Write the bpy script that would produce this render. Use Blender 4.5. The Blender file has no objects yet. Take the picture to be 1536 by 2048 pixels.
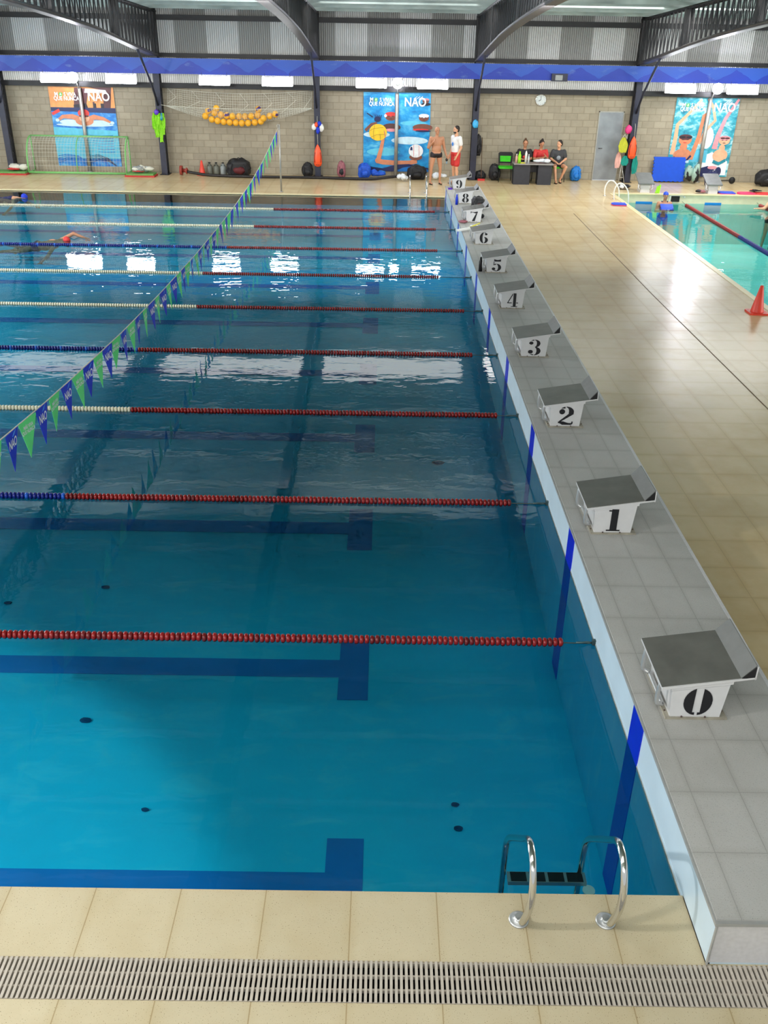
import bpy, bmesh, math, random
from mathutils import Vector, Matrix, noise
random.seed(7)
PI = math.pi
scene = bpy.context.scene
COL = scene.collection
V = Vector

# ------------------------------------------------------------------ materials
def srgb(r, g, b):
    f = lambda c: (c / 255 / 12.92) if c / 255 <= .04045 else ((c / 255 + .055) / 1.055) ** 2.4
    return (f(r), f(g), f(b), 1)

class NT:
    def __init__(s, name):
        s.m = bpy.data.materials.new(name); s.m.use_nodes = True
        s.t = s.m.node_tree; s.n = s.t.nodes; s.l = s.t.links
        s.n.clear(); s.out = s.n.new('ShaderNodeOutputMaterial')
    def node(s, kind, **kw):
        n = s.n.new(kind)
        for k, v in kw.items():
            if k.startswith('_'): setattr(n, k[1:], v)
        return n
    def link(s, a, b): s.l.new(a, b)
    def math(s, op, a, b=None, c=None):
        n = s.n.new('ShaderNodeMath'); n.operation = op
        for i, x in enumerate((a, b, c)):
            if x is None: continue
            if isinstance(x, (int, float)): n.inputs[i].default_value = x
            else: s.l.new(x, n.inputs[i])
        return n.outputs[0]
    def coords(s):
        g = s.n.new('ShaderNodeNewGeometry'); x = s.n.new('ShaderNodeSeparateXYZ')
        s.l.new(g.outputs['Position'], x.inputs[0]); return g.outputs['Position'], x.outputs
    def vec(s, a, b, c):
        n = s.n.new('ShaderNodeCombineXYZ')
        for i, x in enumerate((a, b, c)):
            if isinstance(x, (int, float)): n.inputs[i].default_value = x
            else: s.l.new(x, n.inputs[i])
        return n.outputs[0]
    def noise(s, vec, scale, detail=3, rough=.5, dist=0):
        n = s.n.new('ShaderNodeTexNoise'); n.inputs['Scale'].default_value = scale
        n.inputs['Detail'].default_value = detail; n.inputs['Roughness'].default_value = rough
        n.inputs['Distortion'].default_value = dist
        if vec is not None: s.l.new(vec, n.inputs['Vector'])
        return n.outputs['Fac']
    def white(s, vec):
        n = s.n.new('ShaderNodeTexWhiteNoise'); s.l.new(vec, n.inputs['Vector']); return n.outputs['Value']
    def ramp(s, fac, stops):
        n = s.n.new('ShaderNodeValToRGB'); e = n.color_ramp.elements
        e[0].position, e[0].color = stops[0]; e[1].position, e[1].color = stops[-1]
        for p, c in stops[1:-1]:
            x = e.new(p); x.color = c
        s.l.new(fac, n.inputs[0]); return n.outputs[0]
    def mix(s, fac, a, b, mode='MIX'):
        n = s.n.new('ShaderNodeMix'); n.data_type = 'RGBA'; n.blend_type = mode
        for sock, x in ((n.inputs[0], fac), (n.inputs[6], a), (n.inputs[7], b)):
            if isinstance(x, (int, float)): sock.default_value = x
            elif isinstance(x, tuple): sock.default_value = x
            else: s.l.new(x, sock)
        return n.outputs[2]
    def pos_scaled(s, sx, sy, sz):
        p, x = s.coords()
        return s.vec(s.math('MULTIPLY', x[0], sx), s.math('MULTIPLY', x[1], sy), s.math('MULTIPLY', x[2], sz))
    def bump(s, h, strength, dist=.02):
        b = s.n.new('ShaderNodeBump'); b.inputs['Strength'].default_value = strength
        b.inputs['Distance'].default_value = dist; s.l.new(h, b.inputs['Height']); return b.outputs[0]
    def principled(s, color, rough=.5, metal=0, normal=None, spec=None, coat=0, emis=None, estr=0, alpha=None):
        p = s.n.new('ShaderNodeBsdfPrincipled')
        def setv(k, x):
            if x is None: return
            if isinstance(x, (int, float, tuple)): p.inputs[k].default_value = x
            else: s.l.new(x, p.inputs[k])
        setv('Base Color', color); setv('Roughness', rough); setv('Metallic', metal)
        setv('Specular IOR Level', spec); setv('Coat Weight', coat); setv('Alpha', alpha)
        if emis is not None: setv('Emission Color', emis); setv('Emission Strength', estr)
        if normal is not None: s.l.new(normal, p.inputs['Normal'])
        s.l.new(p.outputs[0], s.out.inputs[0]); return s.m

def plain(name, c, rough=.5, metal=0, var=.12, nscale=9, coat=0, spec=None, bump=0):
    t = NT(name); p, x = t.coords()
    f = t.noise(p, nscale, 4)
    c = srgb(*c)
    lo = tuple(v * (1 - var) for v in c[:3]) + (1,); hi = tuple(min(1, v * (1 + var)) for v in c[:3]) + (1,)
    col = t.ramp(f, [(.3, lo), (.7, hi)])
    nb = t.bump(t.noise(p, nscale * 6, 3), bump, .005) if bump else None
    return t.principled(col, rough, metal, nb, spec, coat)

def emit(name, c, s):
    t = NT(name); e = t.node('ShaderNodeEmission'); e.inputs[0].default_value = srgb(*c); e.inputs[1].default_value = s
    t.link(e.outputs[0], t.out.inputs[0]); return t.m

def tile_mat(name, px, py, ox, oy, base, grout, gw, var, rough, stain, speck=.0, speckc=(90, 80, 60), axes=(0, 1), bumpamt=0, stagger=0, blot=.5, grain=.5):
    t = NT(name); p, x = t.coords()
    a = t.math('DIVIDE', t.math('SUBTRACT', x[axes[0]], ox), px)
    b = t.math('DIVIDE', t.math('SUBTRACT', x[axes[1]], oy), py)
    if stagger:
        row = t.math('FLOOR', b)
        a = t.math('ADD', a, t.math('MULTIPLY', t.math('MODULO', t.math('ABSOLUTE', row), 2), .5))
    fa, fb = t.math('FRACT', a), t.math('FRACT', b)
    def edge(f, g): return t.math('MAXIMUM', t.math('LESS_THAN', f, g), t.math('GREATER_THAN', f, 1 - g))
    line = t.math('MAXIMUM', edge(fa, gw / px / 2), edge(fb, gw / py / 2))
    w = t.white(t.vec(t.math('FLOOR', a), t.math('FLOOR', b), 1.5))
    c = srgb(*base); lo = tuple(v * (1 - var) for v in c[:3]) + (1,); hi = tuple(min(1, v * (1 + var)) for v in c[:3]) + (1,)
    col = t.ramp(w, [(0, lo), (1, hi)])
    n1 = t.noise(p, 1.1, 5, .6)
    col = t.mix(t.math('MULTIPLY', t.ramp(n1, [(.45, (0, 0, 0, 1)), (.75, (1, 1, 1, 1))]), blot), col, srgb(*stain))
    n2 = t.noise(p, 7, 4, .6)
    col = t.mix(.35, col, t.ramp(n2, [(.3, lo), (.7, hi)]))
    # dirt gathers along the joints
    near = t.math('SUBTRACT', 1, t.math('MINIMUM', 1, t.math('MULTIPLY', t.math('MINIMUM', t.math('MINIMUM', fa, t.math('SUBTRACT', 1, fa)), t.math('MINIMUM', fb, t.math('SUBTRACT', 1, fb))), 9)))
    col = t.mix(t.math('MULTIPLY', t.math('MULTIPLY', near, n1), .5), col, srgb(*stain))
    if speck:
        n3 = t.noise(p, 160, 1, .5)
        col = t.mix(t.math('GREATER_THAN', n3, 1 - speck), col, srgb(*speckc))
    col = t.mix(t.math('MULTIPLY', line, .75), col, srgb(*grout))
    rg = rough
    h = t.math('ADD', t.math('MULTIPLY', line, -1), t.math('MULTIPLY', t.noise(p, 60, 3), grain))
    return t.principled(col, rg, 0, t.bump(h, .25 + bumpamt, .004))

M = {}
M['deck'] = tile_mat('cream_terrazzo_deck_tiles', .497, .52, .045, .03, (196, 184, 154), (150, 128, 88), .006, .05, .45, (172, 152, 108), .30, (120, 104, 72), blot=.7)
M['deck_wet'] = tile_mat('damp_cream_deck_tiles', .50, .515, .045, .1, (216, 194, 152), (184, 162, 124), .007, .05, .24, (188, 156, 102), 0, blot=.9, grain=.06)
M['kerb_top'] = tile_mat('grey_granite_kerb_tiles', .30, .466, .13, .01, (178, 178, 175), (142, 142, 138), .005, .04, .5, (140, 138, 130), .33, (140, 140, 136), bumpamt=.35)
M['kerb_side'] = plain('pale_blue_white_kerb_face', (196, 216, 228), .35, var=.05, nscale=3)
M['kerb_edge'] = plain('grey_kerb_lip', (150, 152, 150), .4, var=.1)
M['kerb_end'] = plain('white_speckled_end_tile', (196, 196, 198), .35, var=.06, nscale=40)
M['block_wall'] = tile_mat('concrete_block_masonry', .395, .205, 0, .03, (160, 152, 134), (122, 115, 100), .012, .15, .85, (146, 136, 114), .0, axes=(0, 2), stagger=1, blot=.35)
M['stripe'] = plain('royal_blue_lane_tile', (6, 26, 190), .35, var=.05)
M['coping'] = plain('yellowish_cream_coping', (226, 210, 166), .35, var=.06, nscale=4)
M['p2wall'] = plain('pale_cream_pool_wall', (224, 214, 180), .4, var=.08, nscale=4)
M['navy'] = plain('dark_navy_painted_steel', (34, 38, 58), .45, var=.15)
M['blacksteel'] = plain('black_painted_steel', (22, 23, 27), .5, var=.15)
M['chord'] = plain('grey_lit_steel_chord', (70, 68, 70), .4, var=.2)
M['galv'] = plain('galvanised_pipe', (170, 168, 160), .4, .5, var=.1)
M['chrome'] = plain('polished_stainless_steel', (215, 215, 212), .12, 1, var=.03)
M['dullchrome'] = plain('brushed_stainless_steel', (186, 188, 188), .35, .6, var=.06)
M['white'] = plain('white_plastic', (228, 228, 224), .4, var=.03)
M['blockwhite'] = plain('off_white_fibreglass', (206, 207, 208), .35, var=.04)
M['blocktop'] = plain('grey_non_slip_plate', (98, 99, 94), .38, 0, var=.14, nscale=7, spec=.6)
M['toe'] = plain('mid_grey_toe_plate', (104, 106, 104), .42, 0, var=.1, spec=.6)
M['black'] = plain('matt_black', (16, 16, 20), .6, var=.2)
M['numblack'] = plain('black_stencil_paint', (14, 15, 22), .6, var=.05)
M['rust'] = plain('grimy_base_plate', (150, 146, 132), .5, var=.25, nscale=14)
M['bolt'] = plain('dark_bolt_head', (70, 50, 44), .5)
M['groove'] = plain('dark_expansion_joint', (120, 100, 74), .7)
M['red'] = plain('red_float_plastic', (136, 20, 20), .3, var=.12, nscale=25)
M['darkred'] = plain('dark_red_float_plastic', (104, 14, 18), .35, var=.12, nscale=25)
M['blue'] = plain('dark_blue_float_plastic', (14, 30, 120), .3, var=.15, nscale=25)
M['lblue'] = plain('bright_blue_float_plastic', (30, 90, 190), .3)
M['cream'] = plain('cream_float_plastic', (226, 222, 196), .35, var=.08, nscale=25)
M['cable'] = plain('steel_cable', (70, 90, 90), .4, .5)
M['flagblue'] = plain('blue_pennant_cloth', (8, 52, 200), .6, var=.06)
M['flaggreen'] = plain('green_pennant_cloth', (96, 226, 130), .6, var=.05)
M['ink'] = plain('white_print', (240, 244, 246), .5, var=.02)
M['inkblue'] = plain('pale_blue_print', (70, 140, 230), .5, var=.02)
M['grate'] = plain('off_white_grate_plastic', (186, 178, 166), .4, var=.08, nscale=20)
M['dark'] = plain('dark_channel', (20, 18, 16), .8)
M['orange'] = plain('orange_plastic', (240, 84, 36), .35, var=.06)
M['coneorange'] = plain('red_orange_rubber', (232, 70, 52), .4, var=.06)
M['lime'] = plain('lime_green_mesh', (150, 226, 40), .7, var=.15, nscale=30)
M['goalgreen'] = plain('light_green_painted_tube', (120, 190, 110), .4, var=.08)
M['matgreen'] = plain('green_foam', (100, 160, 80), .6)
M['matred'] = plain('red_foam', (186, 50, 46), .6)
M['net'] = plain('white_netting_cord', (214, 214, 200), .7, var=.05)
M['ball'] = plain('yellow_water_polo_ball', (240, 178, 48), .5, var=.08, nscale=14)
M['ballmark'] = plain('purple_ball_panel', (70, 40, 110), .5)
M['bagblack'] = plain('black_nylon', (24, 24, 28), .6, var=.3, nscale=16)
M['bagblue'] = plain('blue_nylon', (20, 84, 200), .55, var=.2, nscale=16)
M['bagcyan'] = plain('mid_blue_nylon', (24, 120, 205), .55, var=.2, nscale=16)
M['bagpink'] = plain('dusty_pink_nylon', (150, 90, 100), .6, var=.25, nscale=16)
M['bagwhite'] = plain('white_plastic_bag', (226, 232, 238), .5, var=.1, nscale=16)
M['redcloth'] = plain('red_cloth', (204, 52, 50), .7, var=.12, nscale=16)
M['darkredcloth'] = plain('dark_red_cloth', (96, 30, 34), .7, var=.2, nscale=16)
M['jug'] = plain('greyish_plastic_jug', (100, 102, 92), .4, var=.15)
M['jug2'] = plain('pale_grey_plastic_jug', (140, 146, 146), .4, var=.15)
M['hose'] = plain('black_rubber_hose', (30, 26, 26), .5)
M['hosered'] = plain('rusty_red_flange', (150, 56, 44), .5)
M['teal'] = plain('teal_towel', (0, 132, 120), .8, var=.1)
M['yellowgreen'] = plain('yellow_green_mesh_vest', (176, 178, 40), .7, var=.15, nscale=30)
M['pink'] = plain('magenta_swim_cap', (206, 50, 120), .5)
M['pinkcloth'] = plain('pale_pink_towel', (206, 160, 150), .8)
M['capblue'] = plain('light_blue_swim_cap', (60, 170, 226), .4, var=.2, nscale=25)
M['chairgreen'] = plain('bright_green_chair_fabric', (60, 196, 30), .7)
M['desk'] = plain('charcoal_laminate', (44, 46, 54), .5)
M['desktop'] = plain('grey_desktop', (150, 148, 146), .35)
M['matblue'] = plain('royal_blue_foam_mat', (0, 74, 200), .7, var=.05)
M['towel'] = plain('grey_green_towel', (150, 178, 166), .85, var=.15)
M['kickblue'] = plain('blue_foam_kickboard', (36, 76, 210), .5)
M['kickpink'] = plain('pink_foam_kickboard', (226, 60, 110), .5)
M['door'] = plain('brushed_grey_steel_door', (146, 152, 158), .35, .4, var=.16, nscale=2.5)
M['clock'] = plain('silver_clock_face', (206, 214, 214), .4, 0, var=.06)
M['purple'] = plain('purple_plastic', (96, 50, 190), .4)
M['yellow'] = plain('yellow_plastic', (216, 206, 60), .4)
M['skin'] = plain('light_skin', (214, 160, 126), .5, var=.06, nscale=6)
M['skintan'] = plain('tanned_skin', (186, 132, 100), .5, var=.06, nscale=6)
M['hairdark'] = plain('dark_brown_hair', (38, 28, 24), .6, var=.3, nscale=40)
M['hairbrown'] = plain('brown_hair', (92, 66, 44), .6, var=.3, nscale=40)
M['eye'] = plain('dark_eye', (30, 22, 20), .3)
M['lip'] = plain('lip', (170, 96, 84), .5)
M['shirtwhite'] = plain('white_cotton', (232, 232, 232), .8, var=.05)
M['shirtblack'] = plain('black_cotton', (38, 34, 36), .8, var=.15)
M['shirtgrey'] = plain('dark_grey_cotton', (64, 66, 70), .8, var=.15)
M['trunks'] = plain('black_swim_fabric', (22, 16, 24), .6)
M['navyfabric'] = plain('navy_swim_fabric', (30, 34, 80), .6)
M['clear'] = plain('clear_bottle_plastic', (196, 204, 208), .15, var=.05)
M['inkgrey'] = plain('pale_grey_print', (150, 160, 170), .6)
M['lampcase'] = plain('white_lamp_housing', (190, 190, 190), .5)
M['debris'] = plain('dark_wet_debris', (0, 74, 120), .6)
M['tube'] = emit('fluorescent_glow', (250, 252, 255), 22)
M['flood'] = emit('floodlight_glow', (246, 244, 255), 330)

# pool liner (painted blue, slightly mottled) and darker lane markings under water
def liner(name, a, b, c):
    t = NT(name); p, x = t.coords()
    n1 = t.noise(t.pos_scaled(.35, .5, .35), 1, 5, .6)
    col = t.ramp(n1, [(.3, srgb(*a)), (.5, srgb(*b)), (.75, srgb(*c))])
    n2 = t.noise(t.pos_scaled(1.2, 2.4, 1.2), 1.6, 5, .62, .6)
    col = t.mix(t.ramp(n2, [(.52, (0, 0, 0, 1)), (.72, (.3, .3, .3, 1))]), col, srgb(120, 240, 252))  # pale noise stands in for ripples of light on the liner
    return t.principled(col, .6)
M['liner'] = liner('blue_pool_liner', (2, 196, 236), (4, 207, 246), (22, 218, 252))
M['liner2'] = liner('turquoise_pool_liner', (90, 214, 208), (110, 226, 218), (140, 236, 226))
M['lane'] = plain('dark_blue_lane_marking', (0, 128, 208), .6, var=.06, nscale=3)
M['ulstripe'] = plain('submerged_blue_stripe', (0, 104, 216), .6, var=.06, nscale=3)

def water_mat(name, tint, amp, rough):
    t = NT(name)
    p, x = t.coords()
    far = t.math('MULTIPLY', t.math('SMOOTH_MIN', 1.0, t.math('MAXIMUM', 0, t.math('DIVIDE', t.math('SUBTRACT', x[1], 2.0), 10.0)), .2), 1.0)
    h1 = t.noise(t.pos_scaled(.5, .9, 1), 1.3, 2, .42, .3)
    h2 = t.noise(t.pos_scaled(1.6, 3.2, 1), 2.2, 2, .5, .3)
    h3 = t.noise(t.pos_scaled(.14, .3, 1), 1.0, 1, .5)
    patch = t.ramp(h3, [(.4, (.35, .35, .35, 1)), (.65, (1, 1, 1, 1))])
    h = t.math('ADD', t.math('MULTIPLY', h1, 1.0), t.math('MULTIPLY', h2, .28))
    h = t.math('MULTIPLY', t.math('MULTIPLY', h, patch), t.math('ADD', .22, t.math('MULTIPLY', far, .78)))
    b = t.n.new('ShaderNodeBump'); b.inputs['Strength'].default_value = 1; b.inputs['Distance'].default_value = amp
    t.link(h, b.inputs['Height'])
    fr = t.n.new('ShaderNodeFresnel'); fr.inputs[0].default_value = 1.33; t.link(b.outputs[0], fr.inputs['Normal'])
    gl = t.n.new('ShaderNodeBsdfGlossy'); gl.inputs['Roughness'].default_value = rough; gl.inputs['Color'].default_value = (1, 1, 1, 1)
    t.link(b.outputs[0], gl.inputs['Normal'])
    tr = t.n.new('ShaderNodeBsdfTransparent'); tr.inputs['Color'].default_value = tint
    mx = t.n.new('ShaderNodeMixShader'); t.link(fr.outputs[0], mx.inputs[0]); t.link(tr.outputs[0], mx.inputs[1]); t.link(gl.outputs[0], mx.inputs[2])
    t.link(mx.outputs[0], t.out.inputs[0]); return t.m
M['water'] = water_mat('clear_rippled_pool_water', (.60, .945, 1.0, 1), .015, .008)
M['water2'] = water_mat('clear_turquoise_pool_water', (.84, .98, .96, 1), .015, .008)

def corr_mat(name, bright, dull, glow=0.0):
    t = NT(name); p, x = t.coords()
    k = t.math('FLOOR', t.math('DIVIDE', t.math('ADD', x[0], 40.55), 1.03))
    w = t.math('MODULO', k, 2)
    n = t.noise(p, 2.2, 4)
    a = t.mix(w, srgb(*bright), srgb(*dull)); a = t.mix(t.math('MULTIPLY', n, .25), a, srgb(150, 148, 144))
    st = t.math('ADD', .5, t.math('MULTIPLY', t.math('SINE', t.math('MULTIPLY', t.math('ADD', x[0], 17), 2 * PI / .068)), .5))  # sine stripes put the shade of the corrugation valleys into the colour
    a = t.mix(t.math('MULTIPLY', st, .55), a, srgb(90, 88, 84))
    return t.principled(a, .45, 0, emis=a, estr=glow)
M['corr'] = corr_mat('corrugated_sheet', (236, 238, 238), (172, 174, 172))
M['corr_low'] = corr_mat('glowing_corrugated_strip', (236, 236, 232), (225, 226, 220), .35)  # glow added to brighten the lower strip, no lamp behind it
def roofm():
    t = NT('zinc_roof_sheet'); p, x = t.coords()
    n = t.noise(t.pos_scaled(.6, 4, 1), 1.6, 4)
    return t.principled(t.ramp(n, [(.3, srgb(128, 142, 140)), (.7, srgb(190, 204, 200))]), .5, .0)
M['roof'] = roofm()
def tarpm():
    t = NT('blue_tarpaulin'); p, x = t.coords()
    tri = t.math('PINGPONG', t.math('MULTIPLY', x[0], 1.0), .62)
    zz = t.math('MULTIPLY', t.math('SUBTRACT', x[2], 3.08), 1.9)
    n = t.noise(t.pos_scaled(1.2, 1, 3), 1.7, 3, .6)
    m_ = t.math('LESS_THAN', zz, t.math('ADD', tri, t.math('MULTIPLY', n, .25)))
    c = t.mix(m_, srgb(26, 76, 176), srgb(6, 48, 160))
    c = t.mix(t.ramp(n, [(.62, (0, 0, 0, 1)), (.78, (.45, .45, .45, 1))]), c, srgb(110, 140, 190))
    return t.principled(c, .4)
M['tarp'] = tarpm()

# ------------------------------------------------------------------ mesh builder
class MB:
    def __init__(s): s.v = []; s.f = []; s.mi = []; s.sm = []
    def _add(s, vs, fs, mi, smooth):
        o = len(s.v); s.v += [V(v) for v in vs]
        for f in fs: s.f.append([i + o for i in f]); s.mi.append(mi); s.sm.append(smooth)
    def face(s, pts, mi=0): s._add(pts, [list(range(len(pts)))], mi, False); return s
    def box(s, x0, x1, y0, y1, z0, z1, mi=0, mat=None):
        vs = [V((x, y, z)) for x in (x0, x1) for y in (y0, y1) for z in (z0, z1)]
        if mat is not None: vs = [mat @ v for v in vs]
        s._add(vs, [(0, 1, 3, 2), (4, 6, 7, 5), (0, 4, 5, 1), (2, 3, 7, 6), (0, 2, 6, 4), (1, 5, 7, 3)], mi, False); return s
    def cbox(s, c, d, mi=0, rot=None):
        m = Matrix.Translation(V(c)) @ (rot.to_4x4() if rot is not None else Matrix())
        return s.box(-d[0] / 2, d[0] / 2, -d[1] / 2, d[1] / 2, -d[2] / 2, d[2] / 2, mi, m)
    def prism(s, prof, y0, y1, mi=0, axis='y'):
        # prof: list of (a,b) in XZ (axis y) ; extruded along axis
        def P(a, b, t): return (a, t, b) if axis == 'y' else ((t, a, b) if axis == 'x' else (a, b, t))
        n = len(prof); vs = [P(a, b, y0) for a, b in prof] + [P(a, b, y1) for a, b in prof]
        fs = [list(range(n)), list(range(2 * n - 1, n - 1, -1))] + [[i, i + n, (i + 1) % n + n, (i + 1) % n] for i in range(n)]
        s._add(vs, fs, mi, False); return s
    def tube(s, pts, r, n=8, mi=0, caps=True, closed=False):
        pts = [V(p) for p in pts]; N = len(pts)
        rs = r if isinstance(r, (list, tuple)) else [r] * N
        up = None; rings = []
        for i, p in enumerate(pts):
            if closed: t = pts[(i + 1) % N] - pts[i - 1]
            else: t = (pts[min(i + 1, N - 1)] - pts[max(i - 1, 0)])
            if t.length < 1e-9: t = V((0, 0, 1))
            t.normalize()
            if up is None:
                up = V((0, 0, 1)) if abs(t.z) < .9 else V((0, 1, 0))
            a = (up - t * up.dot(t))
            if a.length < 1e-6: a = t.orthogonal()
            a.normalize(); up = a; b = t.cross(a)
            rings.append([p + (a * math.cos(2 * PI * k / n) + b * math.sin(2 * PI * k / n)) * rs[i] for k in range(n)])
        vs = [v for g in rings for v in g]; fs = []
        for i in range(N if closed else N - 1):
            j = (i + 1) % N
            for k in range(n): fs.append((i * n + k, i * n + (k + 1) % n, j * n + (k + 1) % n, j * n + k))
        s._add(vs, fs, mi, n > 4)
        if caps and not closed:
            s._add(rings[0][::-1], [list(range(n))], mi, False); s._add(rings[-1], [list(range(n))], mi, False)
        return s
    def cyl(s, a, b, r0, r1=None, n=12, mi=0): return s.tube([a, b], [r0, r0 if r1 is None else r1], n, mi)
    def lathe(s, prof, c=(0, 0, 0), n=16, mi=0):
        c = V(c); vs = []; fs = []
        for r, z in prof:
            for k in range(n): vs.append(c + V((r * math.cos(2 * PI * k / n), r * math.sin(2 * PI * k / n), z)))
        for i in range(len(prof) - 1):
            for k in range(n): fs.append((i * n + k, i * n + (k + 1) % n, (i + 1) * n + (k + 1) % n, (i + 1) * n + k))
        s._add(vs, fs, mi, True)
        s._add([vs[k] for k in range(n)][::-1], [list(range(n))], mi, False); s._add(vs[-n:], [list(range(n))], mi, False)
        return s
    def ell(s, c, r, n=12, m=8, mi=0, rot=None, wob=0, seed=0, flat=None, sq=1):
        c = V(c); vs = []; fs = []
        for i in range(m + 1):
            th = PI * i / m
            for k in range(n):
                ph = 2 * PI * k / n
                d = V((math.sin(th) * math.cos(ph), math.sin(th) * math.sin(ph), math.cos(th)))
                if sq != 1: d = V([math.copysign(abs(a) ** sq, a) for a in d])
                q = 1 + (wob * noise.noise(d * 2.3 + V((seed, seed * .7, 0))) if wob else 0)
                v = V((d.x * r[0] * q, d.y * r[1] * q, d.z * r[2] * q))
                if rot is not None: v = rot @ v
                v = c + v
                if flat is not None and v.z < flat: v.z = flat
                vs.append(v)
        for i in range(m):
            for k in range(n): fs.append((i * n + k, i * n + (k + 1) % n, (i + 1) * n + (k + 1) % n, (i + 1) * n + k))
        s._add(vs, fs, mi, True); return s
    def mesh(s, name, mats, off=V((0, 0, 0))):
        me = bpy.data.meshes.new(name)
        me.from_pydata([tuple(v - off) for v in s.v], [], s.f)
        for m in mats: me.materials.append(m)
        for p, mi, sm in zip(me.polygons, s.mi, s.sm): p.material_index = mi; p.use_smooth = sm
        bm = bmesh.new(); bm.from_mesh(me); bmesh.ops.remove_doubles(bm, verts=bm.verts, dist=1e-5)
        bmesh.ops.recalc_face_normals(bm, faces=bm.faces); bm.to_mesh(me); bm.free()
        return me
    def build(s, name, mats, parent=None, off=None):
        """world coordinates in, object parented and placed so that it stays there"""
        if not isinstance(mats, (list, tuple)): mats = [mats]
        if off is None: off = wloc(parent) if parent is not None else V((0, 0, 0))
        o = bpy.data.objects.new(name, s.mesh(name, mats, off)); COL.objects.link(o)
        if parent is not None: o.parent = parent
        return o

def wloc(o):
    p = V((0, 0, 0))
    while o is not None: p = p + o.location; o = o.parent
    return p

def thing(name, label, cat, loc=(0, 0, 0), group=None):
    o = bpy.data.objects.new(name, None); COL.objects.link(o); o.location = loc; o.empty_display_size = .1
    o['label'] = label; o['category'] = cat
    if group: o['group'] = group
    return o
def tag(o, label, cat, group=None, kind=None):
    o['label'] = label; o['category'] = cat
    if group: o['group'] = group
    if kind: o['kind'] = kind
    return o
def solo(mb, name, mats, label, cat, loc, group=None, kind=None):
    """a thing that is one mesh; geometry in world coordinates, origin at loc"""
    o = mb.build(name, mats, None, V(loc)); o.location = loc
    return tag(o, label, cat, group, kind)
def struct(name, mb, mats, label=None, cat=None):
    o = mb.build(name, mats); o['kind'] = 'structure'
    if label: o['label'] = label; o['category'] = cat
    return o
def copy_tree(o, parent=None):
    c = o.copy(); COL.objects.link(c)
    if parent is not None: c.parent = parent
    for ch in list(o.children): copy_tree(ch, c)
    return c

_tc = {}
def text_polys(txt, size):
    """filled outline of a word as (verts, faces) in its own XY plane, centred"""
    k = (txt, size)
    if k in _tc: return _tc[k]
    cu = bpy.data.curves.new('tmp_text', 'FONT'); cu.body = txt; cu.size = size; cu.align_x = 'CENTER'; cu.align_y = 'CENTER'; cu.resolution_u = 3; cu.offset = size * .02
    ob = bpy.data.objects.new('tmp_text', cu); COL.objects.link(ob)
    dg = bpy.context.evaluated_depsgraph_get(); me = bpy.data.meshes.new_from_object(ob.evaluated_get(dg))
    r = ([v.co.copy() for v in me.vertices], [list(p.vertices) for p in me.polygons])
    bpy.data.objects.remove(ob); bpy.data.curves.remove(cu); bpy.data.meshes.remove(me)
    _tc[k] = r; return r
def add_text(mb, txt, size, o, ax, ay, mi=0):
    vs, fs = text_polys(txt, size); o, ax, ay = V(o), V(ax), V(ay)
    mb._add([o + ax * v.x + ay * v.y for v in vs], fs, mi, False)
def add_rle(mb, fn, o, ax, ay, w, h, nx, ny, mi=0):
    """fill where fn(x,y) with x in [-w/2,w/2], y in [0,h] (row runs of a stencil)"""
    o, ax, ay = V(o), V(ax), V(ay)
    for j in range(ny):
        y = (j + .5) / ny; start = None
        for i in range(nx + 1):
            x = -.5 + (i + .5) / nx
            on = i < nx and fn(x, y)
            if on and start is None: start = i
            if not on and start is not None:
                a, b = (-.5 + start / nx) * w, (-.5 + i / nx) * w; c, d = j / ny * h, (j + 1) / ny * h
                mb.face([o + ax * a + ay * c, o + ax * b + ay * c, o + ax * b + ay * d, o + ax * a + ay * d], mi); start = None

def smooth_path(P, n=6):
    P = [V(p) for p in P]; out = []
    for i in range(len(P) - 1):
        p0, p1, p2, p3 = P[max(i - 1, 0)], P[i], P[i + 1], P[min(i + 2, len(P) - 1)]
        for k in range(n):
            t = k / n; out.append(.5 * ((2 * p1) + (-p0 + p2) * t + (2 * p0 - 5 * p1 + 4 * p2 - p3) * t * t + (-p0 + 3 * p1 - 3 * p2 + p3) * t ** 3))
    out.append(P[-1]); return out
# ------------------------------------------------------------------ setting: pools, decks, walls, roof
KZ = .35           # raised kerb height
WZ, WZ2 = -.03, -.27
XL, XR = -26., 17.
YW = 29.0          # end wall
FZ = [(0, -1.43), (1.25, -1.41), (3.75, -1.31), (6.25, -1.06), (8.75, -.92), (11.25, -.80), (13.75, -.69), (16.25, -.58), (18.75, -.50), (21.25, -.47), (25, -.47)]
def fz(y):
    for (a, za), (b, zb) in zip(FZ, FZ[1:]):
        if y <= b: return za + (zb - za) * max(0, (y - a)) / (b - a)
    return FZ[-1][1]

# decks
m = MB(); m.box(XL, XR, -.447, 0, -.3, 0); m.box(XL, XR, -9, -.69, -.3, 0); struct('floor', m, M['deck'])
m = MB(); m.box(XL, 5.35, 25, 26.2, -.3, 0); m.box(XL, XR, 26.2, YW, -.3, 0); m.box(.9, 5.35, .0, 25, -.3, 0); m.box(5.35, XR, 0, 2, -.3, 0); m.box(15.3, XR, 2, 26.2, -.3, 0); struct('floor', m, M['deck_wet'])
m = MB(); m.box(XL, 0, 24.93, 25.06, -.02, .008); m.box(5.35, 15.3, 26.14, 26.32, -.02, .008); m.box(5.25, 5.38, 2, 26.2, -.02, .008); struct('trim_1', m, M['coping'])
m = MB(); pts = [(3.42, 2), (3.42, 9), (3.40, 14), (3.44, 19), (3.46, 22.5)]
m.tube([(x, y, -.004) for x, y in pts], .011, 6); struct('trim_7', m, M['groove'])
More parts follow.
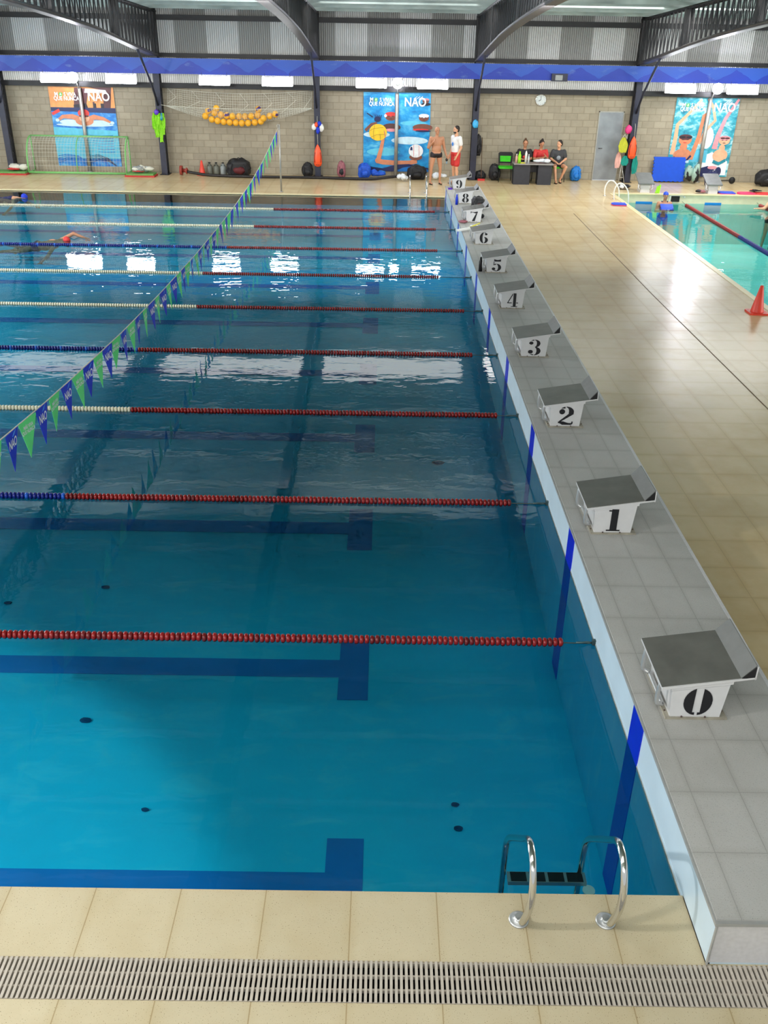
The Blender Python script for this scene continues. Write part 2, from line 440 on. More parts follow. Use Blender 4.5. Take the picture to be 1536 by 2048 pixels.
# drain grate
t = thing('drain_grate', 'long white slatted drain grate across the near deck', 'grate', (0, -.57, 0))
m = MB(); x = -4.5
while x < 3.5: m.box(x, x + .0152, -.688, -.449, -.022, .004); x += .027
m.build('slat_panel', M['grate'], t)
m = MB()
for y in (-.684, -.61, -.53, -.453): m.box(-4.5, 3.5, y - .005, y + .005, -.03, -.006)
m.build('cross_rail', M['grate'], t)
m = MB(); m.box(XL, XR, -.69, -.447, -.3, -.06); struct('trim_2', m, M['dark'])
# main pool basin
m = MB(); ys = [y for y, z in FZ]
for (a, za), (b, zb) in zip(FZ, FZ[1:]): m.face([(XL, a, za), (0, a, za), (0, b, zb), (XL, b, zb)])
for (a, za), (b, zb) in zip(FZ, FZ[1:]): m.face([(0, a, za), (0, a, WZ + .005), (0, b, WZ + .005), (0, b, zb)])
m.face([(XL, 25, -.47), (0, 25, -.47), (0, 25, -.02), (XL, 25, -.02)]); m.face([(XL, 0, -1.43), (0, 0, -1.43), (0, 0, -.02), (XL, 0, -.02)])
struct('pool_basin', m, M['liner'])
# lane markings on the floor and end wall
m = MB()
for i in range(10):
    yc = 1.25 + 2.5 * i
    if i == 0: yc = 1.18
    def q(x0, x1, y0, y1):
        n = max(1, int((y1 - y0) / .3))
        for k in range(n):
            a, b = y0 + (y1 - y0) * k / n, y0 + (y1 - y0) * (k + 1) / n
            a = max(.0, a); m.face([(x0, a, fz(a) + .006), (x1, a, fz(a) + .006), (x1, b, fz(b) + .006), (x0, b, fz(b) + .006)])
    q(-2.2, -1.9, yc - .46, yc + .46); q(-25, -2.2, yc - .13, yc + .13)
struct('lane_marking', m, M['lane'])
m = MB(); u = MB()
for i in range(10):
    y0, y1 = 1.08 + 2.56 * i, 1.34 + 2.56 * i
    if i == 9: y0, y1 = 24.2, 24.4
    m.box(-.006, 0, y0, y1, WZ, KZ - .02)
    z = fz(min(25, y0)); u.box(-.006, 0, y0, y1, z, WZ - .002)
struct('lane_stripe', m, M['stripe']); struct('lane_stripe', u, M['ulstripe'])
# raised kerb with starting blocks
m = MB(); m.box(0, 1.0, -.44, 24.72, .0, KZ - .012, 1); m.box(-.002, .3, 0.001, 24.72, -.06, .002, 1); m.box(-.005, .0, .001, 24.72, WZ - .004, WZ + .008, 4); m.box(-.012, 1.012, -.452, 24.73, KZ - .03, KZ - .008, 2); m.box(.0, .985, -.43, 24.71, KZ - .008, KZ, 0)
m.box(.985, 1.012, -.452, 24.73, KZ - .008, KZ + .002, 3); m.box(-.004, .004, -.455, -.44, 0.01, KZ - .03, 2)
m.box(.01, 1.0, -.444, -.44, .02, KZ - .04, 3)
m.box(0, .02, -.44, -.01, -.005, .012, 2)
struct('trim_3', m, [M['kerb_top'], M['kerb_side'], M['kerb_edge'], M['kerb_end'], M['rust']])
# waters
m = MB(); m.face([(XL, 0, WZ), (0, 0, WZ), (0, 25, WZ), (XL, 25, WZ)]); o = struct('pool_water', m, M['water'], 'deep blue water filling the large lane pool', 'water')
m = MB(); m.face([(5.35, 2, WZ2), (15.3, 2, WZ2), (15.3, 26.2, WZ2), (5.35, 26.2, WZ2)]); o = struct('pool_water', m, M['water2'], 'turquoise water filling the small pool at the right', 'water')
# small pool basin
m = MB(); m.face([(5.35, 2, -1.5), (15.3, 2, -1.5), (15.3, 26.2, -1.5), (5.35, 26.2, -1.5)])
for a, b in (((5.358, 2.008), (5.358, 26.19)), ((15.29, 2.008), (15.29, 26.19)), ((5.358, 26.19), (15.29, 26.19)), ((5.358, 2.008), (15.29, 2.008))):
    m.face([(*a, -1.5), (*b, -1.5), (*b, WZ2), (*a, WZ2)]); m.face([(*a, WZ2), (*b, WZ2), (*b, .0), (*a, .0)], 1)
struct('pool_basin', m, [M['liner2'], M['p2wall']])
m = MB()
for xa in (6.12, 8.3): m.box(xa, xa + .52, 26.176, 26.188, WZ2 - .3, WZ2 + .04)
struct('lane_stripe', m, M['lane'])
# end wall: block masonry, corrugated sheet, girts, door, clock
m = MB(); m.box(XL, 5.24, YW, YW + .2, 0, 2.64); m.box(6.08, XR, YW, YW + .2, 0, 2.64); m.box(5.24, 6.08, YW, YW + .2, 2.16, 2.64)
struct('wall_back', m, M['block_wall'])
def corrugated(x0, x1, z0, z1, y, pitch, amp):
    m = MB(); n = int((x1 - x0) / pitch * 6)
    xs = [x0 + (x1 - x0) * i / n for i in range(n + 1)]
    ysv = [y + amp * math.sin(2 * PI * (xx - x0) / pitch) for xx in xs]
    vs = [(a, b, z0) for a, b in zip(xs, ysv)] + [(a, b, z1) for a, b in zip(xs, ysv)]
    m._add(vs, [(i, i + 1, i + n + 2, i + n + 1) for i in range(n)], 0, True); return m
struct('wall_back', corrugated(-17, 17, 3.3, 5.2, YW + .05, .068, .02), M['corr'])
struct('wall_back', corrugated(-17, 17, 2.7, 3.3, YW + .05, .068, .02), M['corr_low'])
m = MB()
for z0, z1 in ((2.64, 2.79), (3.54, 3.66), (4.60, 4.73)): m.box(-17, 17, YW - .16, YW - .02, z0, z1)
for z in (4.60, 4.73): m.box(-17, 17, YW - .20, YW - .16, z - .012, z + .012)
struct('trim_4', m, M['blacksteel'])
m = MB(); m.box(-17, 17, 28.32, 28.35, 3.08, 3.53); o = struct('trim_5', m, M['tarp'], 'long blue tarpaulin band above the lamps', 'tarpaulin')
t = thing('door_1', 'plain grey steel door in the block wall left of the column', 'door', (5.66, YW, 0)); t['kind'] = 'structure'
m = MB(); m.box(5.27, 6.05, YW - .02, YW + .03, .02, 2.13); m.build('door_leaf', M['door'], t)
m = MB(); m.box(5.24, 5.27, YW - .03, YW + .05, 0, 2.16); m.box(6.05, 6.08, YW - .03, YW + .05, 0, 2.16); m.box(5.24, 6.08, YW - .03, YW + .05, 2.13, 2.16); m.build('door_frame', M['galv'], t)
m = MB(); m.cyl((5.36, YW - .02, 1.02), (5.36, YW - .07, 1.02), .012); m.cyl((5.36, YW - .065, 1.02), (5.47, YW - .065, 1.02), .01); m.build('door_handle', M['blacksteel'], t)

# roof sheet (rises away from the end wall) with purlins
def rz(y): return 5.0 + .052 * min(29 - y, 17) + .012 * max(0, 12 - y)
m = MB(); y = 29.3; rows = []
while y > -9: rows.append((y, rz(y) + .02 * math.sin(2 * PI * y / .3))); y -= .06
vs = []; fs = []
for yy, zz in rows: vs += [(-17, yy, zz), (17, yy, zz)]
for i in range(len(rows) - 1): fs.append((2 * i, 2 * i + 1, 2 * i + 3, 2 * i + 2))
m._add(vs, fs, 0, True); struct('ceiling', m, M['roof'])
m = MB()
for k in range(26):
    yy = 28.2 - k * 1.45; m.box(-17, 17, yy - .03, yy + .03, rz(yy) - .14, rz(yy) - .03)
struct('trim_6', m, M['roof'])

# columns, braces and trusses
BC = [(29.0, 3.58), (28.5, 3.62), (26.4, 3.86), (24, 4.16), (22, 4.39), (20, 4.57), (18, 4.73), (16, 4.86), (14.1, 4.97), (10, 5.1), (5, 5.18), (-6, 5.3)]
def bcz(y):
    for (a, za), (b, zb) in zip(BC, BC[1:]):
        if y >= b: return za + (zb - za) * (a - y) / (a - b)
    return 5.3
def make_truss():
    t = thing('roof_truss', '', 'truss', (0, 0, 0))
    m = MB(); ys = [29 - .75 * k for k in range(46)]
    for a, b in zip(ys, ys[1:]):
        for dx in (-.075, .075): m.tube([(dx, a, bcz(a)), (dx, b, bcz(b))], .045, 4)
        m.prism([(a, bcz(a) - .05), (b, bcz(b) - .05), (b, bcz(b) - .03), (a, bcz(a) - .03)], -.11, .11, 0, 'x')
    m.build('bottom_chord', M['chord'], t)
    m = MB()
    for a, b in zip(ys, ys[1:]): 
        for dx in (-.075, .075): m.tube([(dx, a, rz(a) - .17), (dx, b, rz(b) - .17)], .04, 4)
    m.build('top_chord', M['blacksteel'], t)
    m = MB(); y = 28.9; k = 0
    while y > -5:
        n = y - .19
        for dx, kk in ((-.08, k), (.08, k + 1)):
            a, b = (bcz(y), rz(n) - .17) if kk % 2 else (rz(y) - .17, bcz(n))
            m.tube([(dx, y, a), (dx, n, b)], .015, 4)
        y = n; k += 1
    for yy in (28.85, 24.3, 19, 13, 6): m.box(-.1, .1, yy - .09, yy + .09, bcz(yy), rz(yy) - .17)
    m.build('web', M['blacksteel'], t)
    return t
def make_column():
    t = thing('steel_column', '', 'column', (0, 0, 0))
    m = MB(); m.box(-.085, .105, 28.52, 28.60, 0, 3.62); m.build('front_post', M['navy'], t)
    m = MB(); m.box(-.085, .085, 28.86, 28.93, 0, 4.95); m.build('rear_post', M['blacksteel'], t)
    m = MB(); z = .05; k = 0
    while z < 3.5:
        for dx in (-.07, .07): m.tube([(dx, 28.59 if k % 2 else 28.87, z), (dx, 28.87 if k % 2 else 28.59, z + .25)], .014, 4)
        z += .25; k += 1
    m.build('lacing', M['blacksteel'], t)
    m = MB(); m.box(-.15, .15, 28.47, 28.98, 0, .015); m.build('base_plate', M['blacksteel'], t)
    m = MB(); m.tube([(0, 28.5, 2.15), (0, 27.95, 2.75), (0, 26.5, bcz(26.5) - .03)], .035, 6); m.build('brace', M['navy'], t)
    return t
CX = [-14.35, -9.22, -4.07, 1.12, 6.34, 11.5]
tr0 = make_truss(); co0 = make_column()
TL = ['roof truss over the leftmost column', 'roof truss over the column beside the goal', 'roof truss with the lit chord above the ball net', 'roof truss running over the starting block row', 'roof truss with open web above the steel door', 'roof truss beyond the right edge over the small pool']
CLb = ['dark steel column at the left edge beside the goal', 'navy steel column between goal and ball net with lime vests', 'navy steel column between ball net and ball poster', 'navy steel column behind the highest numbered starting block', 'navy steel column beside the grey door with hanging gear', 'dark steel column beyond the right edge of the wall']
for i, cx in enumerate(CX):
    a = tr0 if i == 0 else copy_tree(tr0); b = co0 if i == 0 else copy_tree(co0)
    a.location = (cx, 0, 0); b.location = (cx, 0, 0); a['label'] = TL[i]; b['label'] = CLb[i]; a['group'] = 'roof trusses'; b['group'] = 'wall columns'

# ------------------------------------------------------------------ lamps on the end wall
def make_tube():
    t = thing('fluorescent_lamp', '', 'lamp', (0, 28.3, 2.9), 'fluorescent lamps under the tarpaulin')
    L = V((0, 28.3, 2.9))
    m = MB(); m.cbox(L + V((0, .03, .02)), (1.0, .05, .3), 0, Matrix.Rotation(-.35, 3, 'X')); m.build('housing', M['lampcase'], t)
    m = MB(); m.cbox(L + V((0, -.02, 0)), (.96, .04, .26), 0, Matrix.Rotation(-.35, 3, 'X')); m.build('diffuser', M['tube'], t)
    m = MB()
    for dx in (-.4, .4): m.tube([L + V((dx, .02, .14)), L + V((dx, .03, .3))], .008, 5)
    m.tube([L + V((-.4, .02, .14)), L + V((.4, .02, .14))], .008, 5); m.build('bracket', M['blacksteel'], t); return t
tb = make_tube()
TX = [(-12.35, 'glowing lamp tube left of the floodlight over the goal'), (-10.28, 'glowing lamp tube right of the floodlight over the goal'), (-7.3, 'glowing lamp tube above the left end of the ball net'), (-5.29, 'glowing lamp tube above the right end of the ball net'),
      (-2.29, 'glowing lamp tube left of the floodlight over the ball poster'), (-.33, 'glowing lamp tube right of the floodlight over the ball poster'), (7.6, 'glowing lamp tube left of the floodlight over the backstroke poster'), (9.6, 'glowing lamp tube right of the floodlight over the backstroke poster')]
for i, (x, l) in enumerate(TX):
    a = tb if i == 0 else copy_tree(tb); a.location = (x, 28.3, 2.9); a['label'] = l
def make_flood():
    t = thing('floodlight', '', 'floodlight', (0, 28.5, 0), 'floodlights on pale posts')
    m = MB(); m.tube([(0, 28.89, 0), (0, 28.89, 2.6)], .06, 12); m.build('post', M['galv'], t)
    m = MB(); m.cyl((0, 28.88, 0), (0, 28.88, .03), .1, .1); m.build('post_foot', M['galv'], t)
    m = MB(); m.lathe([(.10, .1), (.17, .02), (.19, -.0)], (0, 0, 0)); 
    rot = Matrix.Rotation(PI / 2 - .25, 3, 'X'); c = V((0, 28.42, 2.93)); m.v = [rot @ v for v in m.v]; m.v = [c + V((v.x, -v.y if False else v.y, v.z)) for v in m.v]
    m.tube([(0, 28.87, 2.55), (0, 28.7, 2.75), (0, 28.48, 2.93)], .02, 6)
    m.build('reflector', M['lampcase'], t)
    m = MB(); m.ell((0, 28.36, 2.92), (.16, .05, .16)); m.build('lens', M['flood'], t); return t
fl0 = make_flood()
for i, (x, l) in enumerate([(-11.83, 'dazzling floodlight on a post in front of the butterfly poster'), (-1.45, 'dazzling floodlight on a post in front of the ball poster'), (8.82, 'dazzling floodlight on a post in front of the backstroke poster')]):
    a = fl0 if i == 0 else copy_tree(fl0); a.location = (x, 28.5, 0); a['label'] = l

# ------------------------------------------------------------------ starting blocks
def cres(x, y, cx, cy, RX, RY, rx, ry):
    return ((x - cx) / RX) ** 2 + ((y - cy) / RY) ** 2 <= 1 and ((x - cx) / rx) ** 2 + ((y - cy) / ry) ** 2 > 1
def circ(x, y, cx, cy, r, k=1.0): return (x - cx) ** 2 + ((y - cy) * k) ** 2 <= r * r
K = .62   # glyph box aspect: x in box units scaled
def digit(d):
    def f(x, y):
        x = x * .70
        if d == 0: return circ(x / .33 * .5, y, 0, .5, .5) and abs(x) > (.085 if y > .1 else .03)
        if d == 1: return (abs(x) < .11 and .03 < y) or (abs(x) < .22 and y < .06) or (-.2 < x < 0 and .90 < y < .96)
        if d == 2:
            if circ(x, y, -.17, .72, .115, .8): return True
            if y > .6: return cres(x, y, 0, .70, .30, .30, .10, .25) and (x > -.02 or y > .9) and abs(x + .03) > .02
            if y > .19:
                tt = (.6 - y) / .41; c = .20 - .42 * tt; w = .105 - .055 * tt; return abs(x - c) < w
            top = .17 - .08 * (x - .05) + .0; bot = .0 + .09 * max(0, math.cos((x + .30) * 9)) ; top = .15 + .05 * math.sin(-x * 9)
            return -.29 < x < .3 and bot < y < top + (.1 if x > .24 else 0)
        if d == 3:
            if circ(x, y, -.17, .78, .10) or circ(x, y, -.18, .22, .12): return True
            a = cres(x, y, 0, .75, .27, .25, .10, .21) and (x > .02 or y > .93)
            b = cres(x, y, 0, .27, .31, .27, .11, .23) and (x > .02 or y < .07)
            return (a or b) and abs(x + .02) > .018
        if d == 4:
            if .03 < x < .20 and y > .03: return True
            if -.08 < x < .30 and y < .05: return True
            if .26 < y < .32 and (-.30 < x < -.03 or .22 < x < .32): return True
            c = -.28 + (y - .28) * .42; return .28 < y < 1 and abs(x - c) < .03 and x < .0
        if d == 5:
            if .80 < y < 1 and -.17 < x < .27: return y > .84 - .10 * math.sin((x + .17) * 6) and y < 1 - .06 * math.sin((x + .17) * 7)
            if -.20 < x < -.155 and .5 < y < .8: return True
            if circ(x, y, -.18, .2, .115): return True
            return cres(x, y, 0, .31, .31, .31, .11, .26) and (x > .02 or y < .07 or (y > .52 and x < -.02))
        if d in (6, 9):
            if d == 9: x, y = -x, 1 - y
            if circ(x, y, .16, .83, .095): return True
            a = cres(x, y, 0, .5, .31, .5, .10, .46) and x < -.02
            b = cres(x, y, 0, .29, .31, .29, .10, .25) and x > .02
            c = cres(x, y, 0, .5, .31, .5, .2, .46) and x > .02 and y > .9
            return a or b or c
        if d == 7:
            if y > .78: return -.28 < x < .30 and y > .84 - .05 * math.sin(x * 9) and y < .98 - .05 * math.sin((x + .3) * 6) or (-.28 < x < -.24)
            c = .22 - (.8 - y) * .32; w = .05 + (.8 - y) * .09; return abs(x - c) < w
        if d == 8: return (cres(x, y, 0, .76, .26, .24, .08, .20) or cres(x, y, 0, .27, .31, .27, .10, .23)) and abs(x) > .03
    return f
def make_block():
    """local frame: x away from the water, y along the kerb, z above the kerb top"""
    t = thing('starting_block', '', 'starting block', (0, 0, 0), 'starting blocks along the raised kerb')
    m = MB(); m.box(.15, .57, -.012, .50, .0, .016); 
    m.build('base_plate', M['rust'], t)
    m = MB()
    for bx, by in ((.26, -.006), (.42, -.006), (.162, .06), (.162, .44), (.555, .06), (.555, .44)):
        m = MB(); m.ell((bx, by, .018), (.007, .007, .009), 8, 6); m.build('bolt', M['bolt'], t)
    m = MB(); m.prism([(.18, .015), (.52, .015), (.545, .295), (.165, .255)], 0, .49)
    # flared cheeks of the pedestal
    m.prism([(.155, .24), (.56, .30), (.56, .325), (.155, .265)], -.006, .50)
    m.build('pedestal', M['blockwhite'], t)
    s = .157   # slope
    m = MB(); m.prism([(.09, .248), (.70, .352), (.70, .364), (.6, .349), (.09, .268)], 0 - .012, .548)
    m.build('platform_frame', M['blockwhite'], t)
    m = MB(); m.prism([(.088, .268), (.602, .349), (.602, .354), (.088, .273)], -.004, .54); m.build('platform', M['blocktop'], t)
    m = MB(); m.prism([(.60, .352), (.684, .455), (.692, .452), (.61, .350)], -.004, .54); m.build('toe_plate', M['toe'], t)
    m = MB(); m.prism([(.606, .352), (.686, .448), (.692, .358)], -.009, .535); m.build('wedge', M['black'], t)
    for ya_ in (-.012, .538): m = MB(); m.box(.690, .698, ya_, ya_ + .008, .345, .452); m.build('wedge_edge', M['blockwhite'], t)
    m = MB()
    pts = [(.13, .07, .262), (.105, .07, .24), (.098, .07, .12), (.11, .07, .07), (.14, .09, .055), (.15, .12, .05), (.15, .40, .05), (.14, .43, .055), (.11, .45, .07), (.098, .45, .12), (.105, .45, .24), (.13, .45, .262)]
    m.tube(smooth_path(pts, 4), .016, 10); m.build('grab_handle', M['dullchrome'], t)
    return t
b0 = make_block()
def add_number(parent, d):
    m = MB(); add_rle(m, digit(d), (.352, -.0065, .032), (1, 0, 0), (0, 0, 1), .205, .228, 64, 96)
    o = bpy.data.objects.new('number', m.mesh('number', [M['numblack']])); COL.objects.link(o); o.parent = parent
    # seated on the pedestal front, just under the flared cheek
    o.location = (0, 0.0035, .0); return o
BY = [1.15, 3.70, 6.25, 8.82, 11.36, 13.88, 16.45, 19.0, 21.65, 24.1]
words = ['zero', 'one', 'two', 'three', 'four', 'five', 'six', 'seven', 'eight', 'nine']
blocks = []
for i, y in enumerate(BY):
    t = b0 if i == 0 else copy_tree(b0)
    blocks.append(t)
for i, (t, y) in enumerate(zip(blocks, BY)):
    t.location = (0, y, KZ); t['label'] = 'grey topped starting block with the black stencil number %s' % words[i]
    add_number(t, i)

# ------------------------------------------------------------------ lane ropes
def rope(i, xe, xr, cols, indiv):
    y = 2.5 * i; z = WZ + .012
    dz = (y + 3.6) * .88 + 2.1; xl = -1.8 - .425 * dz - .8
    r = .038 if indiv else .036
    names = {'blue': 'red and dark blue', 'cream': 'red and cream'}
    t = thing('lane_rope', 'red and %s float lane rope ' % ('dark blue' if cols == 'blue' else 'cream') + ROPEL[i - 1], 'lane rope', (xe, y, z), 'lane ropes across the large pool')
    m = MB(); m.tube([(xl, y, z), (xe - .4, y, z), (-.06, y, z - .005), (.0, y, z + .0)], .006, 5); m.build('cable', M['cable'], t)
    m = MB(); m.box(-.03, -.0, y - .015, y + .015, z - .015, z + .03); m.tube([(-.16, y, z), (-.11, y - .012, z + .01), (-.06, y + .008, z), (-.03, y, z)], .009, 6); m.build('hook', M['cable'], t)
    pitch = .0435
    fm = {}
    def disc(key):
        if key not in fm:
            d = MB(); prof = [(-.019, .5), (-.018, .88), (-.008, 1.0), (.004, 1.0), (.012, .86), (.0185, .62)]
            pts = [(p, 0, 0) for p, q in prof]
            d.tube(pts, [q * r for p, q in prof], 12); fm[key] = d.mesh('float', [M[key]])
        return fm[key]
    x = xe; n = 0; rest = {}
    rnd = random.Random(i)
    while x > xl:
        if x >= xr: key = 'red' if rnd.random() < .8 else 'darkred'
        else:
            key = cols
            if cols == 'blue' and (int((xr - x) / pitch) % 9 == 0): key = 'lblue'
        if indiv and n < 100:
            o = bpy.data.objects.new('float', disc(key)); COL.objects.link(o); o.parent = t; o.location = (x - xe, 0, rnd.uniform(-.002, .003)); o.rotation_euler = (rnd.uniform(0, 6), rnd.uniform(-.05, .05), rnd.uniform(-.09, .09))
        else: rest.setdefault(key, []).append(x)
        x -= pitch; n += 1
    order = ['red', 'darkred', 'cream', 'blue', 'lblue']
    keys = [k for k in order if k in rest]
    if keys:
        m = MB()
        for mi, k in enumerate(keys):
            for xx in rest[k]:
                m.tube([(xx - .018, y, z), (xx - .008, y, z), (xx + .006, y, z), (xx + .0175, y, z)], [r * .75, r, r, r * .65], 8 if i > 4 else 12, mi)
        o = m.build('float', [M[k] for k in keys], t); o['kind'] = 'stuff'
ROPEL = ['nearest the camera', 'ending beside starting block one', 'ending beside starting block two', 'ending beside starting block three', 'ending beside starting block four', 'crossing the lamp reflections', 'just behind the lamp reflections', 'second from the far pool edge', 'closest to the far pool edge']
spec = [(-.29, -5.02, 'blue'), (-.42, -5.2, 'blue'), (-.3, -5.1, 'cream'), (-.42, -5.6, 'blue'), (-.36, -5.15, 'cream'), (-.7, -5.5, 'cream'), (-.6, -5.4, 'blue'), (-.52, -5.1, 'cream'), (-.43, -4.9, 'cream')]
for i, s in enumerate(spec): rope(i + 1, *s, i < 4)
# ropes of the small pool (run along it)
def rope2(x, y0, y1, yb, label):
    t = thing('lane_rope', label, 'lane rope', (x, y0, WZ2 + .02), 'lane ropes of the small pool')
    m = MB(); m.tube([(x, 26.19, WZ2 + .06), (x, y0, WZ2 + .02), (x, y1, WZ2 + .02)], .006, 5); m.build('cable', M['cable'], t)
    m = MB(); y = y0
    while y > y1:
        m.tube([(x, y + .02, WZ2 + .02), (x, y + .006, WZ2 + .02), (x, y - .01, WZ2 + .02), (x, y - .02, WZ2 + .02)], [.04, .055, .055, .045], 10, 0 if y > yb else 1); y -= .046
    o = m.build('float', [M['red'], M['blue']], t); o['kind'] = 'stuff'
rope2(7.58, 25.7, 12.5, 20.9, 'thick red and blue float rope running down the small pool')
rope2(9.95, 25.9, 18, 17, 'red float rope beside the man at the right edge')

# ------------------------------------------------------------------ pennant line
FP = [(-.4, 1.84), (1.2, 1.58), (3.33, 1.37), (4.4, 1.285), (5.4, 1.225), (7.2, 1.13), (9.24, 1.07), (12, 1.03), (14.25, 1.04), (16.5, 1.08), (18.9, 1.17), (21.2, 1.34), (23.2, 1.54), (25.06, 1.77), (25.37, 1.82)]
def fpz(y):
    for (a, za), (b, zb) in zip(FP, FP[1:]):
        if y <= b: return za + (zb - za) * (y - a) / (b - a)
    return 1.82
t = thing('pennant_line', 'sagging line of blue and green triangular pennants over the water', 'pennants', (-5, 0, 1.5))
m = MB(); m.tube([(-5, -.35 + 25.7 * k / 80, fpz(-.35 + 25.7 * k / 80)) for k in range(81)], .006, 5); m.build('cord', M['net'], t)
FW = .345
def pennant(blue):
    m = MB(); m.prism([(-FW / 2, 0), (FW / 2, 0), (FW / 2 - .005, -.02), (0, -.38), (-FW / 2 + .005, -.02)], -.0015, .0015, 0, 'x')
    me = m.mesh('pennant', [M['flagblue' if blue else 'flaggreen']])
    m = MB()
    if blue:
        add_text(m, 'NAO', .095, (.004, 0, -.115), (0, 1, 0), (0, .0, 1.25))
        for k in range(3): m.tube([(.004, .0 + .02 * k, -.055 + .004 * k), (.004, .05 + .02 * k, -.02 + .004 * k)], .003, 4, 1)
    else:
        add_text(m, 'MÁS VIVA', .042, (.004, 0, -.075), (0, 1, 0), (0, 0, 1.2)); add_text(m, 'QUE NUNCA', .042, (.004, 0, -.12), (0, 1, 0), (0, 0, 1.2))
    return me, m.mesh('lettering', [M['ink'], M['inkblue']])
pb, pg = pennant(True), pennant(False)
k = 0; y = 24.75
while y > 2.4:
    me, le = (pb, pg)[k % 2]
    o = bpy.data.objects.new('pennant', me); COL.objects.link(o); o.parent = t
    zz = fpz(y); sl = math.atan2(fpz(y + .15) - fpz(y - .15), .3)
    o.location = (0, y, zz - 1.5 - .004); o.rotation_euler = (sl * .9, random.uniform(-.08, .08), random.uniform(-.12, .12))
    if y < 14:
        l = bpy.data.objects.new('lettering', le); COL.objects.link(l); l.parent = o
    y -= .365; k += 1
t = thing('pennant_pole', 'thin pale pole holding the pennant line at the far edge', 'pole', (-4.97, 25.37, 0))
m = MB(); m.tube([(-4.97, 25.37, 0), (-4.97, 25.37, 1.9)], .028, 10); m.build('pole', M['galv'], t)
m = MB(); m.cyl((-4.97, 25.37, 0), (-4.97, 25.37, .02), .06); m.build('foot', M['galv'], t)
m = MB(); m.tube([(-4.97, 25.37, 1.88), (-5.0, 25.34, 1.91), (-5.03, 25.3, 1.88), (-5, 25.3, 1.8)], .012, 6); m.build('hook', M['galv'], t)

# ------------------------------------------------------------------ near ladder
t = thing('pool_ladder', 'polished steel ladder with two hooped handrails on the near edge', 'ladder', (-.73, -.18, 0))
RP = [(-.18, 0), (-.235, .06), (-.268, .2), (-.262, .34), (-.205, .455), (-.12, .50), (-.03, .475), (.10, .34), (.30, .125), (.37, .04), (.40, -.06), (.41, -.3), (.41, -.95)]
for x, dx in ((-.985, .035), (-.49, .035)):
    pts = smooth_path([(x + dx * min(1, max(0, b * 4)), a, b) for a, b in RP]); m = MB(); m.tube(pts, .021, 14); m.build('handrail', M['chrome'], t)
    m = MB(); m.lathe([(.058, 0), (.056, .007), (.048, .011), (.024, .013), (.023, .03)], (x, -.18, 0), 24); m.build('flange', M['dullchrome'], t)
for k in range(2):
    z = -.30 - .28 * k
    m = MB(); m.box(-.96, -.46, .33, .41, z - .03, z); 
    m.build('step', M['dullchrome'], t)
    m = MB()
    for q in range(4): m.box(-.94 + q * .12, -.84 + q * .12, .335, .405, z + .001, z + .004)
    m.build('tread', M['black'], t)
m = MB(); m.tube([(-.45, .30, -.33), (-.45, .30, -.34)], .04, 12); m.build('bumper', M['white'], t)
# far ladder
t = thing('pool_ladder', 'thin steel ladder rails at the far pool edge behind the bald man', 'ladder', (-.8, 25.5, 0)); t['label'] = 'slim steel ladder on the far pool edge left of starting block nine'
for x in (-1.05, -.55):
    m = MB(); m.tube(smooth_path([(x, 25.55, 0), (x, 25.52, .4), (x, 25.42, .53), (x, 25.2, .52), (x, 24.95, .35), (x, 24.85, .1), (x, 24.84, -.4)]), .019, 10); m.build('handrail', M['chrome'], t)
    m = MB(); m.cyl((x, 25.55, 0), (x, 25.55, .02), .05); m.build('flange', M['chrome'], t)
m = MB(); m.box(-1.05, -.55, 24.80, 24.87, -.28, -.25); m.build('step', M['dullchrome'], t)
# small pool grab rails
t = thing('grab_rail', 'pair of looped white steel grab rails at the corner of the small pool', 'grab rails', (5.2, 25.1, 0))
for dy in (0, -.0):
    pass
for x0, yy in ((4.98, 25.6), (5.14, 25.05)):
    m = MB(); m.tube(smooth_path([(x0, yy, 0), (x0 - .02, yy, .25), (x0 + .06, yy, .43), (x0 + .2, yy, .45), (x0 + .36, yy, .3), (x0 + .43, yy, .1), (x0 + .46, yy, -.3)]), .02, 10); m.build('rail', M['white'], t)
    m = MB(); m.cyl((x0, yy, 0), (x0, yy, .02), .05); m.build('flange', M['chrome'], t)

# ------------------------------------------------------------------ small pool starting blocks
def block2():
    t = thing('starting_block', '', 'starting block', (0, 0, 0), 'older starting blocks of the small pool')
    m = MB(); m.prism([(0, .25), (.62, .50), (.62, .535), (0, .285)], -.25, .25, 0, 'x'); m.build('platform', M['toe'], t)
    m = MB(); m.prism([(.08, 0), (.45, 0), (.5, .43), (.12, .28)], -.15, .15, 0, 'x'); m.build('pedestal', M['blockwhite'], t)
    m = MB()
    m.tube(smooth_path([(-.22, .10, .27), (-.225, .08, .15), (-.19, .06, .11), (-.14, .1, .10)]), .014, 8); m.tube(smooth_path([(.22, .10, .27), (.225, .08, .15), (.19, .06, .11), (.14, .1, .10)]), .014, 8)
    m.build('grab_handle', M['chrome'], t); return t
a = block2(); a.location = (6.43, 26.36, 0); a['label'] = 'grey starting block of the small pool left of the blue mat'
b = copy_tree(a); b.location = (8.58, 26.36, 0); b['label'] = 'grey starting block of the small pool in front of the backstroke poster'

